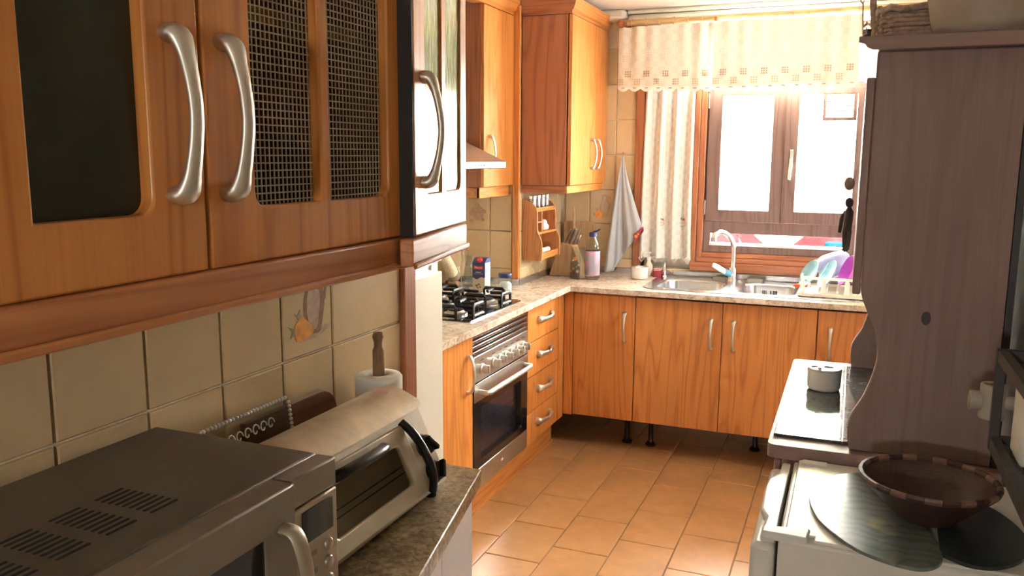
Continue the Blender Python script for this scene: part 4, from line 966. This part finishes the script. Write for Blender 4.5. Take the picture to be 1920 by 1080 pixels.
MB().tube([(px_ + .02, py2, 1.086), (XR - .001, py2, 1.086)], .014, 14).build('feed_pipe', 'pvc', pt)

# ------------------------------------------------------------------ small things on the far worktop
mk = thing('milk_carton', (-1.66, 3.70, ZC), 'blue and beige milk carton with a red cap behind the hob', 'carton')
Mm = FY(3.672) ; cx0, cx1, z0, z1 = -1.700, -1.634, .886, 1.050
MB().box(cx0, cx1, 3.673, 3.738, z0, 1.045).build('body', 'carton_beige', mk, bevel=.001)
MB().add([(cx0, 3.673, 1.045), (cx1, 3.673, 1.045), (cx1, 3.738, 1.045), (cx0, 3.738, 1.045), (cx0, 3.700, 1.066), (cx1, 3.738, 1.066), (cx1, 3.700, 1.066), (cx0, 3.738, 1.066)],
     [(3, 2, 1, 0), (0, 1, 6, 4), (1, 2, 5, 6), (2, 3, 7, 5), (3, 0, 4, 7), (4, 6, 5, 7)]).build('gable', 'carton_blue', mk)
wave = [(cx0, .972)] + [(cx0 + (cx1 - cx0) * i / 10, .970 + .006 * math.sin(i * .75 + 2.2)) for i in range(1, 10)] + [(cx1, .974), (cx1, 1.045), (cx0, 1.045)]
fp = MB(FY(3.673)).prism(wave, 0, .0006).build('front_print', 'carton_blue', mk)
MB(FX(cx1)).box(3.673, 3.738, .975, 1.045, 0, .0006).build('side_print', 'carton_sky', mk)
MB(FX(cx1)).box(3.673, 3.738, .888, .975, 0, .0006).build('side_print', 'carton_white', mk)
for k, (a, z) in enumerate(((.012, 1.03), (.035, 1.012), (.02, .995), (.045, .985))):
    MB(FX(cx1)).prism([(3.673 + a, z - .006), (3.673 + a + .014, z + .002), (3.673 + a + .005, z + .010)], .0006, .001).build('side_motif', 'carton_white', mk)
MB(FY(3.673)).prism(rrect(cx0 + .008, cx1 - .008, 1.013, 1.030, .003), .0006, .001).build('brand_panel', 'red', mk)
def lettering(word, M, u, v, size, mat, parent, depth=.0004, name='lettering'):
    cu = bpy.data.curves.new(name, 'FONT'); cu.body = word; cu.size = size; cu.align_x = 'CENTER'; cu.align_y = 'CENTER'; cu.extrude = depth
    tmp = bpy.data.objects.new('tmp_text', cu); COL.objects.link(tmp)
    me = bpy.data.meshes.new_from_object(tmp.evaluated_get(bpy.context.evaluated_depsgraph_get()))
    bpy.data.objects.remove(tmp)
    me.transform(Matrix.Translation(-WLOC[parent.name]) @ M @ Matrix.Translation((u, v, depth)))
    me.materials.clear(); me.materials.append(MATS[mat])
    o = bpy.data.objects.new(name, me); COL.objects.link(o); o.parent = parent; WLOC[o.name] = WLOC[parent.name]; return o
lettering('Pascual', FY(3.6718), (cx0 + cx1) / 2, 1.0215, .013, 'white_print', mk)
lettering('Entera', FY(3.6722), (cx0 + cx1) / 2, .999, .010, 'white_print', mk)
MB(FY(3.673)).box(cx0 + .010, cx1 - .010, .9905, .9915, .0006, .001).build('print_line', 'white_print', mk)
for a, b_, r in ((.022, .933, .008), (.034, .940, .007), (.040, .927, .006), (.028, .922, .005)):
    MB(FY(3.673)).prism([(cx0 + a + r * math.cos(t), b_ + r * .8 * math.sin(t)) for t in [i * PI / 5 for i in range(10)]], 0, .0005).build('front_motif', 'brown_print', mk)
capM = Matrix.Translation((cx0 + .036, 3.684, 1.0545)) @ Matrix.Rotation(.65, 4, 'X')
MB(capM).lathe([(.013, 0), (.0135, .010), (.011, .012), (0, .012)], (0, 0, 0), 18).build('cap', 'red', mk, smooth=50)
js = thing('salt_jar', (-1.565, 3.76, ZC), 'glass jar of salt with a dark blue lid behind the hob', 'jar')
jx, jy = -1.565, 3.765
MB().lathe([(.030, .886), (.034, .890), (.035, .955), (.031, .966), (.031, .972), (.029, .972), (.029, .966), (.033, .954), (.032, .892), (0, .889)], (jx, jy, 0), 26).build('glass', 'clear_glass', js, smooth=50)
MB().lathe([(.030, .8905), (.0315, .895), (.0318, .935), (.02, .946), (0, .949)], (jx, jy, 0), 22).build('salt', 'salt', js, smooth=50)
MB().lathe([(.033, .968), (.034, .970), (.034, .986), (.032, .989), (0, .989)], (jx, jy, 0), 26).build('lid', 'navy', js, smooth=40)
oc = thing('oil_carafe', (-1.84, 3.86, ZC), 'clear glass carafe with a loop handle at the back of the hob', 'carafe')
MB().lathe([(.034, .886), (.038, .890), (.034, .94), (.020, 1.0), (.014, 1.03), (.017, 1.048), (.015, 1.048), (.012, 1.03), (.018, 1.0), (.032, .94), (.035, .893), (0, .890)], (-1.828, 3.91, 0), 24).build('vessel', 'clear_glass', oc, smooth=50)
MB().tube(bez([(-1.845, 3.90, 1.03), (-1.865, 3.895, 1.055), (-1.855, 3.895, 1.085), (-1.835, 3.90, 1.075), (-1.831, 3.905, 1.045)], 5), .004, 8).build('handle', 'clear_glass', oc, smooth=60)
ck = thing('cork_mat', (-1.90, 3.80, ZC), 'cork trivet roll leaning on the wall behind the hob', 'mat')
MB().tube([(-1.888, 3.70, 1.09), (-1.893, 3.86, .945)], .032, 16).build('roll', 'cork', ck, smooth=50)
MB().tube([(-1.892, 3.842, .9625), (-1.893, 3.868, .938)], .0332, 16).build('band', 'tan_cloth', ck, smooth=50)
MB().box(-1.922, -1.872, 3.845, 3.885, .8855, .915).build('stand', 'beech', ck, bevel=.004)

# spice rack on the chimney breast
sr = thing('spice_rack', (-1.55, 4.25, 1.01), 'pine spice rack with scalloped sides on the wall under the corner cabinet', 'rack')
def side(y):
    pr_ = bez([(-1.50, 1.015, 0), (-1.497, 1.06, 0), (-1.502, 1.12, 0), (-1.522, 1.165, 0), (-1.525, 1.22, 0), (-1.527, 1.275, 0), (-1.545, 1.305, 0), (-1.58, 1.325, 0)], 4)
    return [(p.x, p.y) for p in pr_] + [(JX + .003, 1.338), (JX + .003, 1.015)]
MB(Mh(4.10)).prism(side(0), 0, .011).build('side', 'rack_wood', sr, bevel=.002)
MB(Mh(4.385)).prism(side(0), 0, .011).build('side', 'rack_wood', sr, bevel=.002)
MB().box(JX + .003, JX + .010, 4.111, 4.385, 1.02, 1.33).build('back', 'rack_wood', sr)
for z, xf in ((1.018, -1.505), (1.150, -1.520), (1.268, -1.530)): MB().box(JX + .011, xf, 4.1115, 4.3845, z, z + .011).build('shelf', 'pine_y', sr, bevel=.001)
MB().box(-1.516, -1.506, 4.1115, 4.3845, 1.0295, 1.052).build('rail', 'pine_y', sr, bevel=.001)
MB().box(-1.545, -1.535, 4.1115, 4.3845, 1.2795, 1.288).build('rail', 'pine_y', sr, bevel=.001)
MB().box(JX + .011, -1.530, 4.180, 4.188, 1.1615, 1.2675).build('divider', 'rack_wood', sr)
MB().box(JX + .011, -1.530, 4.1115, 4.1795, 1.210, 1.217).build('shelf', 'rack_wood', sr)
for k in range(4):
    y = 4.145 + k * .066; cn = thing('spice_canister', (-1.572, y, 1.279), 'steel spice canister on the rack top, %s from the left' % ('first', 'second', 'third', 'fourth')[k], 'canister', 'canisters on the spice rack')
    MB().lathe([(.021, 1.2795), (.022, 1.282), (.022, 1.335), (0, 1.335)], (-1.572, y, 0), 18).build('body', 'steel', cn, smooth=50)
    MB().lathe([(.0228, 1.3352), (.0228, 1.350), (.020, 1.352), (0, 1.352)], (-1.572, y, 0), 18).build('lid', 'chrome', cn, smooth=50)
ga = MB(); [ga.ball((-1.555 + .014 * math.cos(a), 4.275 + .022 * math.sin(a), 1.180), .018, n=6) for a in (0, 1.3, 2.6, 3.9, 5.2)]; ga.ball((-1.555, 4.275, 1.198), .022)
g_ = ga.build('garlic_bulb', 'ceramic', smooth=60); tag(g_, 'white garlic bulb on the middle shelf of the spice rack', 'garlic')
for z, mt, lb in ((1.0755, 'clear_glass', 'clear film roll lying on the lower shelf of the spice rack, upper one'), (1.0395 + .008, 'paper', 'white foil roll on the lower shelf of the spice rack, lower one')):
    yy0 = 4.13
    r_ = MB().tube([(-1.56, yy0, z), (-1.56, yy0 + .235, z)], .0165, 16).build('wrap_roll', mt, smooth=50); tag(r_, lb, 'roll', 'rolls on the spice rack')
sj = MB().lathe([(.012, 1.2175), (.013, 1.22), (.013, 1.25), (.009, 1.255), (0, 1.256)], (-1.555, 4.146, 0), 14).build('tiny_jar', 'white_plastic', smooth=50); tag(sj, 'tiny white jar in the left compartment of the spice rack', 'jar')
fb = thing('plastic_bag', (-1.585, 4.2, .97), 'crumpled clear plastic bag hanging under the spice rack', 'bag')
rnd = random.Random(4); q = MB()
prof = [(.004, 1.014), (.012, 1.0), (.024, .975), (.018, .955), (.009, .935), (.014, .918), (.004, .912)]
vs = [((-1.578 + r * (1 + rnd.uniform(-.4, .4)) * math.cos(a)), 4.24 + r * 1.2 * (1 + rnd.uniform(-.4, .4)) * math.sin(a), h_ + rnd.uniform(-.004, .004)) for r, h_ in prof for a in [i * 2 * PI / 10 for i in range(10)]]
q.add(vs, [(j * 10 + i, j * 10 + (i + 1) % 10, (j + 1) * 10 + (i + 1) % 10, (j + 1) * 10 + i) for j in range(6) for i in range(10)])
q.build('film', 'clear_glass', fb, smooth=5)
MB().tube([(-1.578, 4.24, 1.0175), (-1.578, 4.24, 1.0)], .004, 8).build('knot', 'clear_glass', fb)

# knife block, boards, glass jug, bottle
kbk = thing('knife_block', (-1.50, 4.52, ZC), 'slanted wooden knife block full of dark knives in the corner', 'knife block')
Mkb = Mh(4.47)
MB(Mkb).prism([(-1.588, .886), (-1.405, .886), (-1.405, .95), (-1.452, 1.062), (-1.520, 1.075), (-1.556, .985)], 0, .095).build('block', 'beech', kbk, bevel=.003)
MB(FY(4.4695)).prism([(-1.478 + .005 * math.cos(t), 1.022 + .005 * math.sin(t)) for t in [i * PI / 5 for i in range(10)]], 0, .002).build('screw', 'steel', kbk)
for k, (x, y, L) in enumerate(((-1.506, 4.495, .095), (-1.490, 4.515, .105), (-1.472, 4.493, .10), (-1.460, 4.52, .095), (-1.468, 4.545, .06), (-1.450, 4.548, .06))):
    zb = 1.068 - .1 * (x + 1.52); d = Vector((.42, 0, 1)).normalized()
    p0 = Vector((x, y, zb)); kn = MB().tube([p0, p0 + d * L * .2, p0 + d * L * .6, p0 + d * L * .92, p0 + d * L], [.0085, .009, .0105, .009, .004], 8, flat=.6, ref=(0, 1, 0)).build('knife_handle', 'steel_knife', kbk, smooth=60)
cb1 = MB(FY(4.735)).prism(rrect(-1.585, -1.40, .8855, 1.178, .012), 0, .016).build('chopping_board', 'beech', bevel=.003); tag(cb1, 'pale wooden chopping board leaning on the tiles behind the knife block', 'board')
sp = thing('wooden_spoon', (-1.52, 4.70, ZC), 'wooden spoon handle sticking up behind the knife block', 'spoon')
MB().tube([(-1.515, 4.705, .8855), (-1.518, 4.702, 1.10), (-1.520, 4.70, 1.262)], [.006, .0075, .009], 8, flat=.6).build('handle', 'beech', sp, smooth=60)
gj = thing('flower_glass', (-1.40, 4.43, ZC), 'tall clear drinking glass with painted flowers beside the bottle', 'glass')
gx, gy = -1.400, 4.425
MB().lathe([(.044, .886), (.048, .889), (.046, .96), (.038, 1.062), (.036, 1.062), (.044, .96), (.045, .895), (0, .893)], (gx, gy, 0), 30).build('vessel', 'clear_glass', gj, smooth=50)
for k, (a, z, r, mt) in enumerate(((-1.7, 1.0, .014, 'orange_print'), (-2.3, .975, .009, 'wine'), (-1.2, .965, .009, 'pink_print'), (-1.9, .945, .008, 'orange_print'), (-1.35, .93, .012, 'pink_print'), (-2.35, .93, .009, 'pink_print'), (-1.0, .99, .008, 'green_print'), (-1.75, .918, .010, 'wine'), (-2.0, .99, .007, 'white_print'), (-1.5, .955, .008, 'green_print'))):
    R0 = .0465 - (z - .9) * .05
    cpt = Vector((gx + R0 * math.cos(a), gy + R0 * math.sin(a), z)); nn = Vector((math.cos(a), math.sin(a), .05)).normalized(); tt = nn.cross(Vector((0, 0, 1))).normalized(); vv = nn.cross(tt)
    b = MB(); b.add([cpt + nn * .001 + (tt * math.cos(t) + vv * math.sin(t)) * r * (1 if i % 2 else .6) for i, t in enumerate([i * PI / 5 for i in range(10)])] + [cpt - nn * .0005], [tuple(range(10))] + [(i, (i + 1) % 10, 10) for i in range(10)]); b.build('painted_flower', mt, gj)
wbt = thing('water_bottle', (-1.318, 4.43, ZC), 'clear glass water bottle with blue cap and patterned label band', 'bottle')
bx_, by_ = -1.318, 4.425
MB().lathe([(.036, .886), (.040, .890), (.040, 1.055), (.036, 1.085), (.025, 1.108), (.020, 1.118), (.020, 1.135), (.018, 1.135), (.018, 1.118), (.023, 1.107), (.034, 1.083), (.038, 1.054), (.038, .896), (0, .893)], (bx_, by_, 0), 30).build('glass', 'clear_glass', wbt, smooth=50)
bd = MB().lathe([(.0402, .910), (.0405, .911), (.0405, 1.043), (.0402, 1.044)], (bx_, by_, 0), 40)
bd.f = [f for f in bd.f if len(f) == 4]; bd.build('printed_band', 'pattern_print', wbt, smooth=60)
MB().lathe([(.0225, 1.1225), (.0225, 1.142), (.018, 1.147), (0, 1.147)], (bx_, by_, 0), 22).build('cap', 'navy', wbt, smooth=50)
MB().tube([(bx_, by_, 1.147), (bx_ + .018, by_, 1.152), (bx_ + .040, by_ - .004, 1.164)], [.006, .005, .004], 8).build('cap_spout', 'navy', wbt, smooth=60)

# hanging towel on a hook
tk = thing('tea_towel', (-1.2, 4.70, .88), 'grey tea towel with a red border hanging from a wall hook', 'towel')
def towel(u, v):
    # u across the folds, v from hook (0) to hem (1)
    zl, zr = .885, 1.10
    xl = [-1.242, -1.268, -1.292, -1.312, -1.326][min(4, int(v * 4))] if False else -1.242 - .085 * v ** .85
    xr = -1.236 + .118 * min(1, v * 1.12) ** 1.25
    zb = .893 + (1.13 - .893) * max(0, (u - .25) / .75) ** .8 if u > .25 else .893 + .02 * u
    z = 1.565 + (zb - 1.565) * v
    x = xl + (xr - xl) * u
    y = 4.718 - .018 * v - .014 * v * math.sin(u * 3 * PI + .6) - .008 * math.sin(u * 7 * PI) * v
    return (x, y, z)
MB().grid(towel, 36, 24).build('cloth', 'towel_grey', tk, solid=.003, smooth=70)
def tcorner(u, v):
    a = Vector((-1.155, 4.685, 1.118)); b_ = Vector((-1.105, 4.69, 1.165)); c_ = Vector((-1.098, 4.685, 1.142)); d_ = Vector((-1.15, 4.682, 1.068))
    p = a.lerp(b_, u).lerp(d_.lerp(c_, u), v); return (p.x, p.y - .006 * math.sin(u * 4 + v * 3), p.z)
MB().grid(tcorner, 8, 8).build('red_border', 'wine', tk, solid=.003, smooth=70)
q = MB(); q.ball((-1.140, 4.676, 1.108), .010, 1, .3, 1); q.ball((-1.128, 4.674, 1.122), .007, 1, .3, 1); q.build('embroidered_flower', 'orange_print', tk, smooth=60, kind='stuff')
MB().tube([(-1.239, YW - .001, 1.575), (-1.239, 4.722, 1.572), (-1.239, 4.715, 1.582)], .003, 8).build('hook', 'steel', tk)
# soap pump
so = thing('soap_pump', (-1.064, 4.69, ZC), 'clear soap dispenser with a white pump behind the white pot', 'dispenser')
MB().lathe([(.020, .886), (.022, .89), (.022, .945), (.011, .965), (.010, .978), (0, .978)], (-1.064, 4.69, 0), 20).build('bottle', 'cream_plastic', so, smooth=50)
MB().lathe([(.0135, .9785), (.0135, .992), (.005, .994), (.005, 1.012), (.013, 1.014), (.013, 1.022), (0, 1.024)], (-1.064, 4.69, 0), 18).build('pump', 'white_plastic', so, smooth=50)
MB().tube([(-1.064, 4.69, 1.018), (-1.084, 4.672, 1.017), (-1.088, 4.668, 1.010)], .0045, 8).build('nozzle', 'white_plastic', so)
rs = thing('red_cloth', (-1.03, 4.69, ZC), 'dark red folded dishcloth by the wall left of the sink', 'cloth')
MB(FZ(.886)).prism(rrect(-1.035, -.985, 4.655, 4.725, .012), 0, .034).build('fold', 'wine', rs, bevel=.010); MB(FZ(.9202)).prism(rrect(-1.03, -.992, 4.662, 4.72, .01), 0, .010).build('fold', 'pink_print', rs, bevel=.004)
sc_ = MB(FZ(.8895)).prism(rrect(-.515, -.425, 4.64, 4.685, .008), 0, .020).build('scouring_pad', 'steel_knife', bevel=.004); tag(sc_, 'dark grey scouring pad behind the sink right of the tap', 'sponge')
sc2 = MB(FZ(.8895)).prism(rrect(-.70, -.625, 4.655, 4.69, .008), 0, .016).build('scouring_pad', 'steel_knife', bevel=.004); tag(sc2, 'dark grey scouring pad behind the sink left of the tap', 'sponge')
os_ = MB().tube(bez([(-.265, 4.55, .900), (-.24, 4.535, .905), (-.20, 4.535, .902), (-.185, 4.545, .900)], 4), [.006] * 3 + [.0105] * 7 + [.006] * 3, 8).build('orange_scraper', 'orange_rubber', smooth=60); tag(os_, 'orange rubber scraper at the left end of the dish rack', 'scraper')
sp2 = MB().tube([(-.43, 4.31, .7555), (-.36, 4.36, .765)], [.007, .009], 8, flat=.5).build('white_spatula', 'white_plastic'); tag(sp2, 'white plastic spatula lying in the right sink bowl', 'spatula')

# dish rack with dishes
dr_ = thing('dish_rack', (-.09, 4.42, ZC), 'white plastic dish rack full of dishes right of the sink', 'dish rack')
ra, rb, rc, rd = -.222, .13, 4.285, 4.60
MB(FZ(.8925)).prism(rrect(ra - .008, rb + .01, rc - .02, rd + .02, .03), 0, .006).prism(rrect(ra - .008, rb + .01, rc - .02, rd + .02, .03), .006, .016, [rrect(ra - .002, rb + .004, rc - .014, rd + .014, .026)]).build('drip_tray', 'cream_plastic', dr_, bevel=.002)
MB(FZ(.972)).prism(rrect(ra, rb, rc, rd, .03), 0, .013, [rrect(ra + .008, rb - .008, rc + .008, rd - .008, .024)]).build('rim', 'white_plastic', dr_, bevel=.003)
for x in (ra + .012, ra + .11, ra + .215, ra + .32):
    for y in (rc + .004, rd - .004):
        MB(FY(y)).prism([(x - .014, .9), (x + .014, .9), (x + .008, .975), (x - .008, .975)], -.003, .003).build('strut', 'white_plastic', dr_, bevel=.001)
for k in range(7): MB().box(ra + .03 + k * .046, ra + .038 + k * .046, rc + .008, rd - .008, .910, .916).build('base_bar', 'white_plastic', dr_)
def dish(name, mat, c, r, tilt, rz, label, depth=.02, cat='plate'):
    M4 = Matrix.Translation(c) @ Matrix.Rotation(rz, 4, 'Z') @ Matrix.Rotation(tilt, 4, 'Y')
    o = MB(M4).lathe([(r * .45, 0), (r * .6, .003), (r * .95, depth), (r, depth + .002), (r * .98, depth + .004), (r * .6, .006), (0, .004)], (0, 0, 0), 28).build(name, mat, smooth=50); tag(o, label, cat, 'dishes in the rack'); return o
dish('dinner_plate', 'teal_plastic', (-.17, 4.37, .985), .072, -1.1, .5, 'pale teal plate leaning at the left of the dish rack')
dish('dinner_plate', 'teal_plastic', (-.085, 4.37, .985), .075, -1.1, .4, 'pale teal plate leaning in the middle of the dish rack')
dish('purple_bowl', 'magenta', (.03, 4.37, 1.0), .078, -1.2, .3, 'bright magenta bowl upright at the right of the dish rack', .05, 'bowl')
bxm = Matrix.Translation((-.075, 4.53, 1.025)) @ Matrix.Rotation(-.35, 4, 'Y')
fbx = thing('food_box', (-.075, 4.50, .95), 'lilac translucent food box upside down on top of the dish rack', 'food box')
MB(bxm).lathe([(.085, -.055), (.088, -.050), (.080, .03), (.070, .045), (.05, .055), (0, .056)], (0, 0, 0), 24).build('box', 'lilac_plastic', fbx, smooth=50)
MB(bxm).lathe([(.089, -.058), (.092, -.054), (.089, -.050), (.086, -.054)], (0, 0, 0), 28).build('rim', 'white_plastic', fbx, smooth=50)
for k, (x0, y0, x1, z1, lb) in enumerate(((-.145, 4.36, -.098, 1.045, 'steel fork leaning left in the dish rack'), (-.02, 4.33, .03, 1.04, 'steel knife leaning right in the dish rack'))):
    cu_ = MB().tube([(x0, y0, .955), ((x0 + x1) / 2, y0 + .005, 1.0), (x1, y0 + .01, z1)], [.0035, .003, .006], 8, flat=.5).build('cutlery', 'steel', smooth=60); tag(cu_, lb, 'cutlery', 'cutlery in the dish rack')

# ------------------------------------------------------------------ curtains
cr_ = thing('curtain_rod', (-.6, 4.66, 2.28), 'bamboo curtain rod with wooden rings above the window', 'curtain rod')
MB().tube([(-1.235, 4.655, 2.279), (.41, 4.655, 2.291)], .0155, 12).build('rod', 'bamboo', cr_, smooth=60)
q = MB(); q.ball((-1.252, 4.655, 2.279), .022); q.build('finial', 'redwood_x', cr_, smooth=60)
for x in (-1.225, -.735, .2): MB().box(x - .009, x + .009, 4.63, 4.757 if x < -1.2 else 4.721, 2.262, 2.285).build('bracket', 'redwood_x', cr_, bevel=.003)
for k in range(17):
    x = -1.19 + k * .0765; z = 2.2793 + (x + 1.235) * .0073
    MB().tube([(x, 4.655 + .0195 * math.cos(t), z - .002 + .0195 * math.sin(t)) for t in [i * PI / 7 for i in range(14)]], .003, 6, closed=True).build('ring', 'bamboo', cr_, smooth=60)
def valance(name, x0, x1, zt0, zt1, zb0, zb1, ph, label):
    t = thing(name, ((x0 + x1) / 2, 4.65, zb0), label, 'curtain', 'lace valances')
    def f(u, v):
        x = x0 + (x1 - x0) * u; zt = zt0 + (zt1 - zt0) * u; zb = zb0 + (zb1 - zb0) * u
        amp = .002 + .007 * (1 - v) ** 2
        y = 4.628 - amp * math.sin(u * (x1 - x0) * 75 + ph) * (.6 + .4 * math.sin(u * 9)) - .010 * math.sin(u * 5 + ph)
        return (x, y, zt + (zb - zt) * v)
    MB().grid(f, 120, 12).build('cloth', 'valance_cloth', t, smooth=80)
    n_ = int((x1 - x0) / .062)
    def g(u, v):
        x, y, z = f(u, 1); sc = abs(math.sin(u * n_ * PI)); return (x, y - .001, z + .004 - v * (.012 + .016 * sc))
    MB().grid(g, n_ * 8, 3).build('scalloped_hem', 'lace_trim', t, smooth=80)
    for k in range(n_):
        x, y, z = f((k + .5) / n_, 1)
        MB(FY(y - .0025)).prism([(x + .011 * math.cos(a), z - .004 + .0035 * math.sin(a)) for a in [i * PI / 5 for i in range(10)]], 0, .0006).build('eyelet', 'tan_print', t)
    for r_ in range(3):
        for k in range(int((x1 - x0) / .098)):
            u = (k + (.55, .55, .08)[r_]) / int((x1 - x0) / .098); x, y, z = f(max(u, .03), (.78, .45, .91)[r_])
            z += .0
            for a in range(3):
                for b_ in range(3):
                    MB(FY(y - .004)).box(x - .016 + a * .012, x - .008 + a * .012, z - .016 + b_ * .012, z - .008 + b_ * .012, 0, .0006).build('drawn_thread_hole', ('tan_print', 'lace_trim', 'faint_print')[r_], t)
valance('lace_valance', -1.255, -.735, 2.250, 2.262, 1.935, 1.925, 0, 'cream lace valance, left piece above tiles and long curtain')
valance('lace_valance', -.742, -.018, 2.262, 2.262, 1.925, 1.935, 2, 'cream lace valance, right piece above the window')
lc = thing('lace_curtain', (-.98, 4.72, .94), 'long cream lace side curtain with embroidered hem left of the window', 'curtain')
def fc(u, v):
    x = -1.120 + (.285 + .0 * v) * u - .012 * v * (1 - u); y = 4.742 - (.010 + .012 * v) * math.sin(u * 21 + .8 * math.sin(v * 3)) - .006 * math.sin(u * 43)
    return (x, y, 2.0 + (.985 - 2.0) * v)
MB().grid(fc, 90, 30).build('cloth', 'curtain_cloth', lc, smooth=80)
for k in range(8):
    u = (k + .5) / 8; x, y, z = fc(u, 1); s_ = .019
    MB(FY(y + .0015)).prism([(x, z + s_), (x + s_, z - .002), (x, z - s_ * 1.5), (x - s_, z - .002)], 0, .0015, [[(x, z + s_ * .55), (x + s_ * .55, z - .002), (x, z - s_ * .85), (x - s_ * .55, z - .002)]]).build('hem_point', 'lace_trim', lc)
    MB(FY(y + .0015)).prism([(x, z + s_ * .28), (x + s_ * .28, z - .002), (x, z - s_ * .4), (x - s_ * .28, z - .002)], 0, .0015).build('hem_point_centre', 'lace_trim', lc)
for u, s_ in ((.78, 1.0), (.40, .8)):
    x, y, z = fc(u, .80); em = []
    MB(FY(y - .004)).tube([(x + .026 * s_ * math.cos(t), z + .020 * s_ * math.sin(t), .0) for t in [PI + i * PI / 8 for i in range(9)]], .0018, 5).build('embroidered_basket', 'tan_print', lc)
    MB(FY(y - .004)).tube([(x - .026 * s_, z, 0), (x + .026 * s_, z, 0)], .0016, 5).build('embroidered_basket', 'tan_print', lc)
    for k, mt in enumerate(('pink_print', 'wine', 'green_print', 'pink_print', 'tan_print')):
        a = k * .7 + .2; q = MB(); q.ball((x + .020 * s_ * math.cos(a), y - .004, z + .008 + .016 * s_ * math.sin(a)), .0065 * s_, 1, .15, 1, 6); q.build('embroidered_flower', mt, lc, smooth=60)
